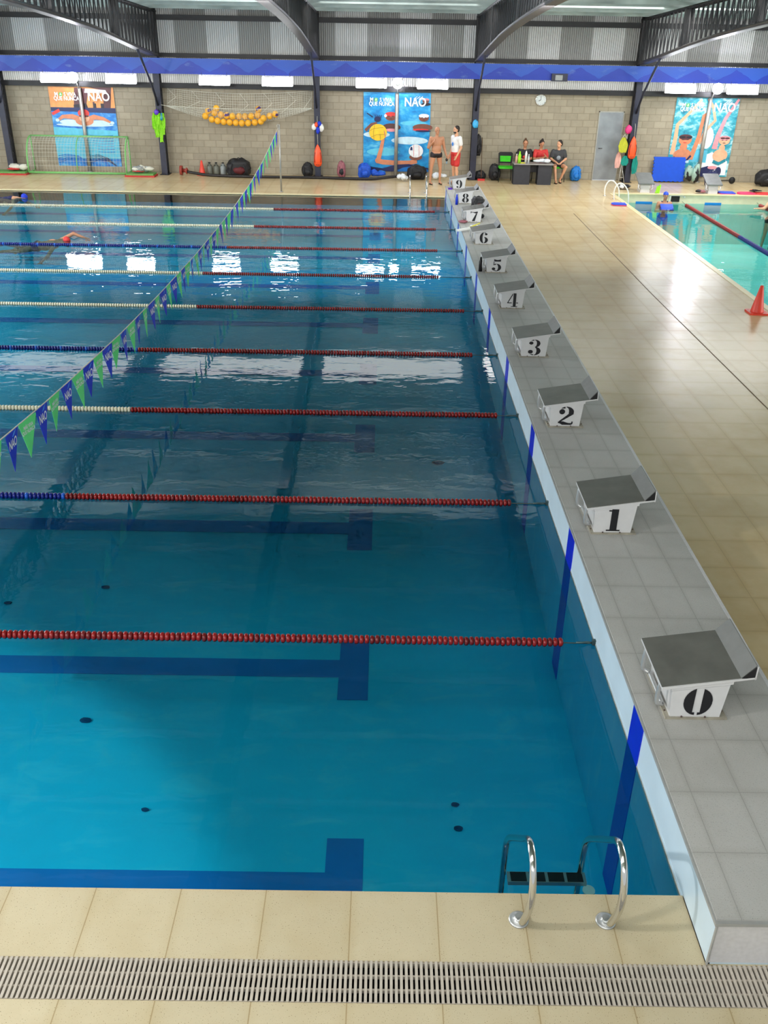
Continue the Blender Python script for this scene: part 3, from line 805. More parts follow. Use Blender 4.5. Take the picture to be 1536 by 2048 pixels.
# ------------------------------------------------------------------ people
def capsule(mb, a, b, r0, r1, n=12):
    a, b = V(a), V(b); d = (b - a)
    L = d.length; d = d.normalized() if L > 1e-6 else V((0, 0, 1)); pts = []; rs = []
    for k in range(4): th = PI / 2 * k / 4; pts.append(a - d * r0 * math.cos(th)); rs.append(max(.001, r0 * math.sin(th)))
    pts.append(a); rs.append(r0)
    for k in range(1, 4): pts.append(a.lerp(b, k / 4)); rs.append(r0 + (r1 - r0) * k / 4)
    pts.append(b); rs.append(r1)
    for k in range(3, -1, -1): th = PI / 2 * k / 4; pts.append(b + d * r1 * math.cos(th)); rs.append(max(.001, r1 * math.sin(th)))
    mb.tube(pts, rs, n)
def remeshed(mb, name, mat, parent, vox=.013, off=None, sm=4):
    off = wloc(parent) if off is None else off
    me = mb.mesh(name, [mat], off); ob = bpy.data.objects.new(name, me); COL.objects.link(ob)
    r = ob.modifiers.new('r', 'REMESH'); r.mode = 'VOXEL'; r.voxel_size = vox; r.use_smooth_shade = True
    s = ob.modifiers.new('s', 'SMOOTH'); s.iterations = sm; s.factor = .5
    dg = bpy.context.evaluated_depsgraph_get(); m2 = bpy.data.meshes.new_from_object(ob.evaluated_get(dg)); bpy.data.objects.remove(ob)
    m2.name = name
    if not m2.materials: m2.materials.append(mat)
    for p in m2.polygons: p.use_smooth = True
    o = bpy.data.objects.new(name, m2); COL.objects.link(o); o.parent = parent; return o
def basis(up, side):
    u = V(up).normalized(); s = V(side) - u * V(side).dot(u); s.normalize(); f = u.cross(s) * -1
    f = s.cross(u) * 1
    return s, f, u
def person(label, loc, rotz, J, skin, hair, clothes, look=None, group=None, cap=None, beard=False, bald=False, bun=False, build=1.0, hands=('relax', 'relax'), female=False):
    """J: joints in a local frame facing -Y, x to the image right; loc is the point between the feet"""
    t = thing('person', label, 'person', loc, group)
    R = Matrix.Rotation(rotz, 3, 'Z'); L = V(loc)
    j = {k: L + R @ V(v) for k, v in J.items()}
    mb = MB(); B = build
    pel, che, nk, hd = j['pelvis'], j['chest'], j['neck'], j['head']
    side = (j['sR'] - j['sL']); s_, f_, u_ = basis(che - pel, side)
    # orientation: fwd = chest front
    fwd = u_.cross(s_); fwd.normalize()
    if (R @ V((0, -1, 0))).dot(fwd) < 0 and abs(u_.z) > .5: fwd = -fwd
    M3 = lambda a, b, c: Matrix((a, b, c)).transposed()
    rt = M3(s_, fwd, u_)
    mb.ell(pel, (.165 * B, .115 * B, .12), 14, 10, rot=rt)
    mb.ell(pel.lerp(che, .45) + fwd * (.015 if not female else 0), ((.145 if not female else .125) * B, .11 * B, .17), 14, 10, rot=rt)
    mb.ell(che, (.165 * B, .118 * B, .18), 14, 10, rot=rt)
    capsule(mb, j['sL'].lerp(che, .25) + u_ * .0, j['sR'].lerp(che, .25), .072 * B, .072 * B)
    capsule(mb, che + u_ * .1, nk, .075, .055); capsule(mb, nk, hd - V((0, 0, .05)), .054, .052)
    for S in 'LR':
        sh, el, wr = j['s' + S], j['e' + S], j['w' + S]
        capsule(mb, sh, el, .056 * B, .042 * B); capsule(mb, el, wr, .042 * B, .028)
        d = (wr - el).normalized(); hp = wr + d * .045
        nrm = d.cross(fwd); nrm = nrm.normalized() if nrm.length > .1 else s_
        wide = fwd - d * fwd.dot(d); wide = wide.normalized() if wide.length > .1 else u_
        mb.ell(hp, (.04, .018, .05), 10, 8, rot=M3(wide, nrm, d))
        for q in range(4):
            a = hp + wide * (.028 - .019 * q) + d * .035; Lf = (.062, .07, .066, .052)[q]
            k1 = a + d * Lf * .55; k2 = k1 + (d * .8 - nrm * (.5 if S == 'L' else -.5)).normalized() * Lf * .5
            capsule(mb, a, k1, .0105, .0095, 8); capsule(mb, k1, k2, .0095, .008, 8)
        th = hp + wide * .035 - d * .015; th2 = th + (wide * .7 + d * .7).normalized() * .04
        capsule(mb, th, th2, .012, .0105, 8); capsule(mb, th2, th2 + d * .028, .0105, .009, 8)
        hip, kn, an = j['h' + S], j['k' + S], j['a' + S]
        capsule(mb, hip, kn, .09 * B, .055); mb.ell(kn.lerp(an, .3) + (-fwd * .012 if u_.z > .5 else V((0, 0, 0))), (.052, .052, .075), 10, 8); capsule(mb, kn, an, .052, .034)
        toe = j.get('t' + S)
        if toe is None: toe = an + (R @ V((0, -.17, -.045)))
        capsule(mb, an + (an - kn).normalized() * .03, toe, .036, .026)
        mb.ell(toe, (.042, .05, .022), 8, 6)
    # head
    lk = R @ V(look if look else (0, -1, 0)); lk.normalize()
    hu = (V((0, 0, 1)) if abs(lk.z) < .8 else u_); hs = lk.cross(hu).normalized(); hu = hs.cross(lk).normalized()
    hr = M3(hs, lk, hu)
    mb.ell(hd + hu * .025, (.074, .092, .092), 16, 12, rot=hr); mb.ell(hd - hu * .05 + lk * .022, (.056, .064, .062), 14, 10, rot=hr)
    mb.ell(hd - hu * .01 + lk * .095, (.013, .018, .026), 8, 8, rot=hr); mb.ell(hd - hu * .088 + lk * .055, (.026, .025, .02), 8, 6, rot=hr)
    for q in (-1, 1): mb.ell(hd + hs * q * .077 - hu * .01 - lk * .005, (.010, .022, .032), 8, 6, rot=hr)
    body = remeshed(mb, 'body', skin, t, .0115)
    for q in (-1, 1):
        e = MB(); e.ell(hd + hs * q * .03 + hu * .008 + lk * .083, (.013, .008, .008), 8, 6, rot=hr); e.build('eye', M['eye'], t)
    e = MB(); e.ell(hd - hu * .058 + lk * .083, (.022, .006, .007), 8, 6, rot=hr); e.build('mouth', M['lip'], t)
    if cap is not None:
        h = MB(); h.ell(hd + hu * .036 - lk * .006, (.081, .097, .092), 16, 10, rot=hr)
        bmc = h; bmc.v = [v if (v - hd).dot(hu) > .03 - .035 * ((v - hd).dot(lk) < 0) else v + hu * (.03 - .035 * ((v - hd).dot(lk) < 0) - (v - hd).dot(hu)) for v in bmc.v]
        h.build('swim_cap', cap, t)
    elif not bald:
        h = MB(); h.ell(hd + hu * .045 - lk * .018, (.082, .092, .085), 16, 12, rot=hr, wob=.08, seed=len(label)); h.ell(hd + hu * .0 - lk * .045, (.079, .062, .075), 14, 10, rot=hr)
        if bun: h.ell(hd + hu * .135 - lk * .03, (.04, .04, .035), 10, 8, rot=hr, wob=.2); h.ell(hd - hs * .065 + hu * .02 - lk * .05, (.03, .04, .06), 8, 8, rot=hr)
        if female: h.ell(hd - hu * .05 - lk * .06, (.06, .035, .075), 12, 8, rot=hr)
        # keep the face clear
        h.v = [v - lk * max(0, (v - hd).dot(lk) - (.035 + .55 * max(0, (v - hd).dot(hu) - .03))) for v in h.v]
        h.build('hair', hair, t)
    if beard:
        h = MB(); h.ell(hd - hu * .072 + lk * .035, (.058, .058, .045), 12, 8, rot=hr); h.v = [v if (v - hd).dot(hu) < -.045 else v - lk * .03 for v in h.v]; h.build('beard', hair, t)
    for c in clothes:
        kind, mat = c[0], c[1]; cm = MB()
        if kind == 'tshirt':
            cm.ell(pel + u_ * .03, (.178 * B, .132 * B, .12), 14, 10, rot=rt); cm.ell(pel.lerp(che, .5) + fwd * .015, ((.165 if not female else .145) * B, .128 * B, .19), 14, 10, rot=rt); cm.ell(che, (.18 * B, .133 * B, .185), 14, 10, rot=rt)
            capsule(cm, j['sL'].lerp(che, .25), j['sR'].lerp(che, .25), .086 * B, .086 * B)
            for S in 'LR': capsule(cm, j['s' + S], j['s' + S].lerp(j['e' + S], .62), .074 * B, .07 * B)
            remeshed(cm, 't_shirt', mat, t, .014)
        elif kind == 'shorts':
            cm.ell(pel, (.182 * B, .135 * B, .115), 14, 10, rot=rt)
            for S in 'LR': capsule(cm, j['h' + S], j['h' + S].lerp(j['k' + S], c[2]), .108 * B, .098 * B)
            remeshed(cm, 'shorts', mat, t, .014)
        elif kind == 'trunks':
            cm.ell(pel - u_ * .03, (.176 * B, .128 * B, .085), 14, 10, rot=rt)
            for S in 'LR': capsule(cm, j['h' + S], j['h' + S].lerp(j['k' + S], .10), .1 * B, .096 * B)
            remeshed(cm, 'swim_trunks', mat, t, .013, sm=2)
        elif kind == 'suit':
            cm.ell(pel, (.176 * B, .128 * B, .12), 14, 10, rot=rt); cm.ell(pel.lerp(che, .5), (.14 * B, .125 * B, .18), 14, 10, rot=rt); cm.ell(che - u_ * .03, (.172 * B, .13 * B, .15), 14, 10, rot=rt)
            for q in (-1, 1): capsule(cm, che + s_ * .07 * q + fwd * .09 + u_ * .03, che + s_ * .09 * q + u_ * .18, .02, .02)
            remeshed(cm, 'swimsuit', mat, t, .014)
        elif kind == 'print':
            c0 = che - u_ * .05 + fwd * .14 * B
            cm.ell(c0, (c[2], .012, c[3]), 14, 8, rot=rt); cm.build('shirt_print', mat, t)
        elif kind == 'flipflops':
            for S in 'LR':
                f = MB(); an = j['a' + S]; tt = j.get('t' + S) or an + (R @ V((0, -.17, -.045)))
                dd = V((tt.x - an.x, tt.y - an.y, 0)).normalized(); sd = V((-dd.y, dd.x, 0)); cc = V((an.x, an.y, L.z)) + dd * .08
                f.ell(cc + V((0, 0, .009)), (.052, .15, .01), 14, 6, rot=M3(sd, dd, V((0, 0, 1)))); f.tube([cc + dd * .02 + sd * .05 + V((0, 0, .02)), cc + dd * .07 + V((0, 0, .06)), cc + dd * .02 - sd * .05 + V((0, 0, .02))], .008, 6)
                f.build('flip_flop', mat, t)
    return t, j
def stand(h=1.72, spread=.13):
    k = h / 1.72
    J = dict(pelvis=(0, 0, .93), chest=(0, 0, 1.24), neck=(0, 0, 1.45), head=(0, -.02, 1.60), sL=(-.19, 0, 1.37), sR=(.19, 0, 1.37), eL=(-.25, .03, 1.09), eR=(.25, .03, 1.09), wL=(-.25, -.05, .86), wR=(.25, -.05, .86),
             hL=(-.09, 0, .90), hR=(.09, 0, .90), kL=(-spread, -.01, .49), kR=(spread, -.01, .49), aL=(-spread - .01, .03, .085), aR=(spread + .01, .03, .085))
    return {a: tuple(c * k for c in v) for a, v in J.items()}
J = stand(1.74, .15); J['eL'] = (-.27, .0, 1.12); J['wL'] = (-.16, -.17, 1.30); J['eR'] = (.27, .03, 1.10); J['wR'] = (.33, -.04, .88)
pm, pj = person('bald bare-chested man in black trunks standing by the ball poster', (-.17, 27.5, 0), .25, J, M['skintan'], M['hairdark'], [('trunks', M['trunks']), ('flipflops', M['shirtblack'])], look=(.25, -1, 0), bald=True, build=1.12)
g = solo(MB().ell(pj['wR'] + V((.02, -.02, -.13)), (.045, .03, .05), wob=.2).tube([pj['wR'] + V((.02, -.02, -.16)), pj['wR'] + V((.0, -.02, -.24)), pj['wR'] + V((.03, -.02, -.26)), pj['wR'] + V((.04, -.02, -.17))], .005, 5, 1), 'swim_goggles', [M['black'], M['capblue']], 'black swim goggles hanging from the bald man\'s hand', 'goggles', pj['wR'] + V((.02, -.02, -.13)))
J = stand(1.76, .09); J['eR'] = (.22, .05, 1.12); J['eL'] = (-.22, .02, 1.12); J['wL'] = (-.17, -.12, .88); J['wR'] = (.21, -.10, .87)
person('bearded man in white t-shirt and red shorts behind starting block nine', (.47, 27.65, 0), -1.05, J, M['skin'], M['hairdark'], [('tshirt', M['shirtwhite']), ('shorts', M['redcloth'], .72), ('print', M['inkblue'], .05, .06), ('flipflops', M['black'])], look=(-.25, -1, 0), beard=True)
def sit(lean=0, dz=0):
    return dict(pelvis=(0, .02, .56), chest=(0, -lean * .6, .84), neck=(0, -lean, 1.03), head=(0, -lean * 1.2 - .02, 1.18), sL=(-.18, -lean, .95), sR=(.18, -lean, .95), eL=(-.23, -.08 - lean, .71), eR=(.23, -.08 - lean, .71), wL=(-.10, -.28 - lean, .72), wR=(.10, -.28 - lean, .72),
                hL=(-.09, 0, .53), hR=(.09, 0, .53), kL=(-.12, -.42, .50), kR=(.12, -.42, .50), aL=(-.12, -.40, .09), aR=(.12, -.40, .09))
J = sit(.05); person('woman in black t-shirt with red print seated behind the desk', (2.82, 28.58, 0), .0, J, M['skintan'], M['hairbrown'], [('tshirt', M['shirtblack']), ('print', M['redcloth'], .07, .05), ('shorts', M['shirtblack'], .5)], female=True, bun=True, build=.92)
J = sit(.10); J['wL'] = (-.02, -.36, .78); J['wR'] = (.08, -.36, .84); person('woman in red t-shirt with dark hair in a bun seated at the desk', (3.33, 28.58, 0), .15, J, M['skintan'], M['hairdark'], [('tshirt', M['redcloth']), ('shorts', M['shirtblack'], .5)], look=(.15, -1, -.45), female=True, bun=True, build=.92)
J = sit(.06); J['kR'] = (.24, -.40, .50); J['kL'] = (-.12, -.42, .5); J['aR'] = (.10, -.28, .09); J['aL'] = (-.06, -.45, .09); J['wL'] = (-.05, -.33, .62); J['wR'] = (.06, -.33, .62); J['eL'] = (-.24, -.08, .72); J['eR'] = (.25, -.08, .72)
person('young man in dark grey t-shirt sitting at the right end of the desk', (3.95, 28.56, 0), -.05, J, M['skin'], M['hairdark'], [('tshirt', M['shirtgrey']), ('print', M['inkgrey'], .07, .07), ('shorts', M['shirtgrey'], .35), ('flipflops', M['black'])], look=(-.8, -.7, 0))
J = stand(1.64); J['eL'] = (-.26, -.05, 1.06); J['eR'] = (.26, -.05, 1.06); J['wL'] = (-.13, -.26, 1.10); J['wR'] = (.13, -.26, 1.10)
person('swimmer in blue cap holding a kickboard at the small pool wall', (6.9, 25.75, -1.5), .0, J, M['skintan'], M['hairdark'], [('suit', M['navyfabric'])], cap=M['kickblue'], female=True, build=.95)
o = solo(MB().cbox((6.9, 25.42, WZ2 - .0), (.38, .28, .035), 0, Matrix.Rotation(.5, 3, 'X')).cbox((6.9, 25.42, WZ2 - .018), (.38, .28, .012), 1, Matrix.Rotation(.5, 3, 'X')), 'kickboard', [M['kickblue'], M['kickpink']], 'blue kickboard held by the swimmer in the small pool', 'kickboard', (6.9, 25.42, WZ2))
J = stand(1.80); J['eL'] = (-.33, .0, 1.28); J['wL'] = (-.5, .05, 1.28)
person('bare-chested man in dark cap standing in the small pool', (10.12, 25.25, -1.5), .25, J, M['skin'], M['hairdark'], [('trunks', M['trunks'])], cap=M['navyfabric'], look=(-.5, -1, 0), build=1.1)
# swimmers in the large pool (prone, heading right)
def prone(z=0):
    return dict(pelvis=(-.62, 0, -.10), chest=(-.30, 0, -.06), neck=(-.10, 0, -.03), head=(.05, 0, .0), sL=(-.20, .17, -.03), sR=(-.20, -.17, -.05), eL=(.02, .3, .10), wL=(.24, .32, .06), eR=(-.32, -.3, -.25), wR=(-.5, -.3, -.4),
                hL=(-.66, .09, -.11), hR=(-.66, -.09, -.11), kL=(-1.05, .1, -.14), kR=(-1.05, -.1, -.2), aL=(-1.45, .1, -.10), aR=(-1.42, -.1, -.22), tL=(-1.6, .1, -.13), tR=(-1.58, -.1, -.24))
J = prone(); J['eL'] = (.12, .33, .13); J['wL'] = (.36, .36, .03)
person('crawl swimmer in red cap with one arm raised beside the blue lane rope', (-9.3, 18.05, WZ - .045), 0, J, M['skintan'], M['hairdark'], [('trunks', M['navyfabric'])], cap=M['redcloth'], look=(.75, -.45, -.35))
J = prone(); J['eL'] = (.02, .25, -.15); J['wL'] = (.25, .25, -.25)
person('swimmer in dark blue cap near the far pool edge at left', (-12.3, 23.75, WZ - .01), 0.1, J, M['skin'], M['hairdark'], [('suit', M['navyfabric'])], cap=M['flagblue'], look=(.75, -.3, -.2))

# ------------------------------------------------------------------ posters
def poster(name, label, x0, x1, z0, z1, back, draw, texts):
    t = thing('poster', label, 'poster', ((x0 + x1) / 2, YW - .02, z0), 'tall posters on the block wall')
    w, h = x1 - x0, z1 - z0; y = YW - .025
    m = MB(); m.box(x0, x1, y, y + .012, z0, z1); m.build('sheet', back, t)
    m = MB(); mats = []; lay = [0]
    def mi(c):
        if c not in mats: mats.append(c)
        return mats.index(c)
    def P(u, v): return (x0 + u * w, y - .002 - lay[0] * .0007, z0 + v * h)
    def poly(c, pts): lay[0] += 1; m.face([P(*p) for p in pts], mi(c))
    def blob(c, cu, cv, ru, rv, a=0, n=18):
        ca, sa = math.cos(a), math.sin(a)
        poly(c, [(cu + ru * math.cos(2 * PI * k / n) * ca - rv * math.sin(2 * PI * k / n) * sa * (h / w), cv + (ru * math.cos(2 * PI * k / n) * sa * (w / h) + rv * math.sin(2 * PI * k / n) * ca)) for k in range(n)])
    def limb(c, pts, r0, r1):
        # tapered ribbon through points
        L = []; Rr = []
        for i, p in enumerate(pts):
            a = pts[max(i - 1, 0)]; b = pts[min(i + 1, len(pts) - 1)]
            dx, dz = (b[0] - a[0]) * w, (b[1] - a[1]) * h; l = math.hypot(dx, dz) or 1; r = r0 + (r1 - r0) * i / (len(pts) - 1)
            L.append((p[0] - dz / l * r / w, p[1] + dx / l * r / h)); Rr.append((p[0] + dz / l * r / w, p[1] - dx / l * r / h))
        for i in range(len(pts) - 1): poly(c, [L[i], L[i + 1], Rr[i + 1], Rr[i]])
    draw(poly, blob, limb)
    cols = {'skin': (206, 132, 96), 'skinlit': (232, 176, 140), 'dskin': (120, 70, 56), 'darkskin': (84, 46, 42), 'white': (236, 240, 244), 'foam': (196, 226, 240), 'navy': (14, 30, 84), 'sea': (10, 110, 190), 'lsea': (90, 190, 220), 'red': (214, 56, 50), 'orange': (224, 150, 84), 'yellow': (236, 196, 40), 'brown': (84, 44, 50), 'black': (24, 20, 34), 'teal': (20, 130, 150), 'line': (150, 116, 20), 'pinkish': (226, 150, 160), 'green': (120, 200, 90)}
    o = m.build('picture', [POST(c, cols[c]) for c in mats], t)
    lay[0] += 6
    for (s, u, v, sz, st) in texts:
        m = MB(); add_text(m, s, sz, P(u, v), (1, 0, 0), (0, 0, st)); m.build('lettering', M['ink'], t)
    return t
_pc = {}
def POST(k, c):
    if k not in _pc: _pc[k] = plain('poster_ink_' + k, c, .35, var=.1, nscale=8)
    return _pc[k]
def pback(name, stops, sc):
    t = NT(name); n = t.noise(t.pos_scaled(1, 1, 1.6), sc, 6, .65, .4)
    return t.principled(t.ramp(n, stops), .35)
bk1 = pback('poster_water_blue', [(.3, srgb(8, 70, 180)), (.5, srgb(30, 130, 214)), (.7, srgb(120, 190, 226))], 3)
bk2 = pback('poster_water_cyan', [(.3, srgb(8, 110, 180)), (.5, srgb(20, 150, 214)), (.72, srgb(110, 200, 230))], 2.4)
bk3 = pback('poster_water_teal', [(.3, srgb(6, 100, 130)), (.5, srgb(60, 170, 190)), (.68, srgb(210, 240, 246))], 3)
def d1(poly, blob, limb):
    poly('orange', [(0, .745), (1, .745), (1, 1), (0, 1)]); poly('brown', [(.36, .745), (.55, .745), (.62, .98), (.40, .99)]); poly('black', [(.36, .745), (.58, .745), (.56, .80), (.36, .78)])
    poly('brown', [(.82, .745), (.93, .745), (.97, 1), (.6, 1), (.85, .96)]); poly('white', [(.55, .93), (.9, .93), (.88, .965), (.57, .98)]); poly('brown', [(.66, .745), (.7, .745), (.69, .82), (.66, .82)])
    for u in (.66, .78): poly('black', [(u, .745), (u + .05, .745), (u + .05, .80), (u, .80)])
    poly('navy', [(0, .70), (1, .68), (1, .745), (0, .745)]); limb('red', [(.01, .66), (.13, .71)], .045, .05)
    blob('foam', .28, .565, .17, .03); blob('foam', .72, .56, .2, .03); blob('foam', .5, .53, .45, .022)
    limb('skin', [(.08, .58), (.17, .63), (.32, .632), (.45, .59)], .035, .1); limb('skin', [(.92, .56), (.80, .61), (.66, .63), (.55, .59)], .03, .1)
    blob('foam', .08, .585, .03, .02); blob('foam', .93, .56, .03, .02)
    blob('skin', .5, .575, .14, .055); blob('skinlit', .5, .615, .08, .05); blob('red', .5, .675, .09, .052); blob('darkskin', .455, .64, .03, .012); blob('darkskin', .545, .64, .03, .012); blob('darkskin', .5, .595, .02, .012)
    poly('lsea', [(0, .10), (1, .10), (1, .46), (0, .50)])
    for k in range(7): limb('sea', [(.55 + .02 * k, .40 - .035 * k), (.75, .395 - .035 * k), (.92, .40 - .035 * k)], .006, .012)
    for k in range(4): limb('sea', [(.02, .04 + .03 * k), (.15, .09 + .02 * k), (.34, .085 + .015 * k), (.45, .02 + .012 * k)], .012, .02)
    for k in range(5): limb('navy', [(.5, .04 + .022 * k), (.65, .09 + .016 * k), (.8, .07 + .01 * k), (.92, .01)], .006, .012)
def head(blob, s, u, v, r, capc='white', sk='skin'):
    blob(sk, u, v, r, r * .62); blob(capc, u, v + r * .34, r * 1.02, r * .34); blob('black', u - r * .35, v + .004, r * .2, .004); blob('black', u + r * .35, v + .004, r * .2, .004); blob('red' if sk == 'skin' else 'brown', u, v - r * .34, r * .28, .005)
def d2(poly, blob, limb):
    blob('foam', .2, .47, .2, .04); blob('foam', .7, .40, .28, .05); blob('lsea', .3, .25, .25, .05); blob('lsea', .75, .62, .2, .03)
    blob('black', .93, .86, .07, .02); head(blob, 0, .925, .90, .05, 'pinkish', 'dskin')
    blob('darkskin', .42, .565, .14, .05); blob('pinkish', .42, .53, .1, .02); head(blob, 0, .41, .70, .085, 'red', 'dskin'); blob('white', .33, .71, .02, .02)
    blob('dskin', .89, .57, .15, .045); blob('red', .86, .54, .12, .015); blob('navy', .9, .525, .12, .012); head(blob, 0, .905, .69, .075, 'white', 'dskin')
    limb('dskin', [(.03, .52), (.12, .60), (.2, .62)], .05, .03); blob('navy', .21, .665, .05, .035); limb('navy', [(.05, .74), (.14, .69)], .014, .02)
    for q in range(4): limb('navy', [(.19 + .02 * q, .68), (.17 + .035 * q, .72)], .01, .006)
    limb('skin', [(.30, .42), (.27, .29), (.23, .155)], .05, .075); limb('skin', [(.20, .14), (.3, .12), (.5, .11), (.7, .115), (.82, .14)], .08, .07); blob('skin', .215, .14, .035, .03)
    blob('yellow', .22, .50, .135, .107); limb('line', [(.10, .52), (.16, .55), (.30, .56)], .006, .006); limb('line', [(.12, .44), (.2, .47), (.33, .475)], .006, .006); limb('line', [(.16, .405), (.15, .5), (.17, .59)], .006, .006); limb('line', [(.26, .41), (.25, .48)], .006, .006)
    for q in range(4): limb('skin', [(.33, .43 + .012 * q), (.325 - .005 * q, .48 + .014 * q)], .017, .012)
    blob('dskin', .8, .19, .1, .04); blob('white', .80, .27, .11, .085); limb('red', [(.77, .20), (.765, .345)], .006, .006); limb('red', [(.85, .20), (.845, .345)], .006, .006); blob('navy', .73, .29, .018, .035); blob('white', .73, .25, .035, .03)
    poly('navy', [(0, 0), (1, 0), (1, .05), (.7, .10), (.5, .09), (.3, .04), (0, .07)]); poly('sea', [(.5, 0), (1, 0), (1, .03), (.75, .075), (.6, .05)])
    for k in range(5): limb('sea', [(.52 + .05 * k, .02 + .01 * k), (.7 + .04 * k, .06 + .01 * k)], .006, .006)
def d3(poly, blob, limb):
    blob('white', .58, .5, .1, .14); poly('white', [(.55, .02), (.97, .02), (.97, .2), (.7, .32), (.55, .26)]); poly('lsea', [(.30, .2), (.62, .18), (.62, .34), (.34, .34)])
    limb('skinlit', [(.46, .42), (.54, .6), (.66, .72), (.60, .88), (.50, .99)], .05, .045)
    limb('skinlit', [(.05, .28), (.07, .5), (.07, .66), (.20, .78), (.40, .98)], .075, .04)
    limb('skin', [(.36, .22), (.40, .36), (.44, .52), (.47, .78), (.56, .82)], .08, .05); limb('pinkish', [(.72, .36), (.74, .52), (.82, .75), (.98, .99)], .09, .04); 
    blob('skin', .22, .27, .15, .09); limb('navy', [(.08, .25), (.12, .21), (.3, .21), (.36, .27)], .035, .035); limb('foam', [(.10, .19), (.34, .19)], .045, .04); blob('skin', .22, .38, .06, .05)
    head(blob, 0, .23, .47, .105, 'brown', 'skin'); blob('black', .18, .505, .05, .013); blob('black', .29, .505, .05, .013)
    blob('skinlit', .83, .28, .12, .08); limb('teal', [(.73, .2), (.83, .17), (.93, .22)], .05, .05); blob('skinlit', .84, .37, .05, .05); head(blob, 0, .86, .47, .09, 'pinkish', 'skinlit'); blob('brown', .83, .5, .04, .012); blob('brown', .90, .5, .04, .012)
    poly('navy', [(.5, 0), (.62, 0), (.78, .10), (.66, .14), (.5, .1)]); blob('pinkish', .74, .12, .08, .022); blob('navy', .84, .07, .05, .06)
for (lb, x0, x1, bk, dr) in (('tall poster of a butterfly swimmer in red cap behind the goal', -12.88, -10.75, bk1, d1), ('tall poster of a hand raising a yellow water polo ball', -2.55, -.34, bk2, d2), ('tall poster of women stretching backstroke arms on the right wall', 7.74, 9.82, bk3, d3)):
    t = poster('poster', lb, x0, x1, .18, 2.62, bk, dr, [('M', .12, .905, .15, 1.2), ('S VIVA', .33, .905, .14, 1.2), ('QUE NUNCA', .27, .855, .14, 1.2), ('NAO', .77, .88, .32, 1.15)])
    m = MB(); w = x1 - x0; y = YW - .058
    m.cyl((x0 + .185 * w, y, .18 + .907 * 2.44), (x0 + .185 * w, y + .004, .18 + .907 * 2.44), .06, .06, 20); o = m.build('badge', POST('green', (96, 190, 90)), t)
    m = MB(); add_text(m, 'A', .09, (x0 + .185 * w, y - .004, .18 + .907 * 2.44), (1, 0, 0), (0, 0, 1.2))
    for k in range(3): m.tube([(x0 + (.74 + .04 * k) * w, y, .18 + .92 * 2.44), (x0 + (.80 + .04 * k) * w, y, .18 + .955 * 2.44)], .008, 4)
    m.build('logo_strokes', M['ink'], t)

# ------------------------------------------------------------------ things along the wall
def net_quad(m, fn, nu, nv, r=.004):
    for i in range(nu + 1): m.tube([fn(i / nu, k / nv) for k in range(nv + 1)], r, 3, caps=False)
    for k in range(nv + 1): m.tube([fn(i / nu, k / nv) for i in range(nu + 1)], r, 3, caps=False)
# goal
t = thing('water_polo_goal', 'light green water polo goal with white net below the butterfly poster', 'goal', (-12, 28.5, 0))
GX0, GX1 = -13.65, -10.4
def arc(x, k): a = PI / 2 * k; return V((x, 28.82 - .62 * math.sin(a) ** 1.0 * 1.0, .06 + 1.07 * math.cos(a) ** .8 if math.cos(a) > 0 else .06))
m = MB()
m.tube([(GX0, 28.82, 1.13), (GX1, 28.82, 1.13)], .03, 8)
for x in (GX0, GX1): m.tube([arc(x, k / 10) for k in range(11)], .026, 8); m.tube([(x, 28.82, .05), (x, 28.82, 1.13)], .022, 8); m.tube([(x, 28.82, .06), (x, 28.2, .06)], .025, 8)
m.tube([(GX0, 28.2, .06), (GX1, 28.2, .06)], .035, 8); m.tube([arc((GX0 + GX1) / 2, k / 10) for k in range(11)], .016, 6)
m.build('frame', M['goalgreen'], t)
m = MB(); net_quad(m, lambda u, v: arc(GX0 + (GX1 - GX0) * u, v), 32, 12, .0032)
for x in (GX0, GX1):
    for k in range(1, 10): p = arc(x, k / 10); m.tube([p, V((x, 28.82, p.z))], .003, 3, caps=False); m.tube([p, V((x, p.y, .06))], .003, 3, caps=False)
m.build('net', M['net'], t)
for xa, xb in ((-14.75, GX0), (GX1, -9.42)):
    m = MB(); m.box(xa, xb, 27.9, 28.42, .0, .05, 0); m.box(xa + .04, xb - .04, 27.94, 28.4, .05, .10, 1); m.build('float', [M['matred'], M['matgreen']], t)
def bundle(name, mats, label, cat, c, r, seed, group=None, n=6):
    m = MB(); rn = random.Random(seed)
    for k in range(n): m.ell(V(c) + V((rn.uniform(-.6, .6) * r[0], rn.uniform(-.4, .4) * r[1], rn.uniform(-.1, .3) * r[2])), (r[0] * rn.uniform(.35, .6), r[1] * .6, r[2] * rn.uniform(.5, .9)), 12, 8, rn.randrange(len(mats)), wob=.35, seed=seed + k, flat=c[2] - r[2])
    return solo(m, name, mats, label, cat, (c[0], c[1], c[2] - r[2]), group)
bundle('netting_bundle', [M['net'], M['net'], M['jug2']], 'heap of folded white netting on the left end of the goal', 'netting', (-13.95, 28.18, .22), (.42, .2, .12), 3)
bundle('netting_bundle', [M['net'], M['net'], M['jug2']], 'heap of folded white netting on the right end of the goal', 'netting', (-9.92, 28.18, .22), (.4, .2, .12), 4)
bundle('red_cloth', [M['redcloth']], 'crumpled red cloth on the left end of the goal', 'cloth', (-14.15, 28.12, .16), (.3, .16, .06), 5, n=3)
bundle('red_cloth', [M['redcloth']], 'crumpled red cloth on the right end of the goal', 'cloth', (-10.1, 28.12, .16), (.34, .16, .06), 6, n=3)
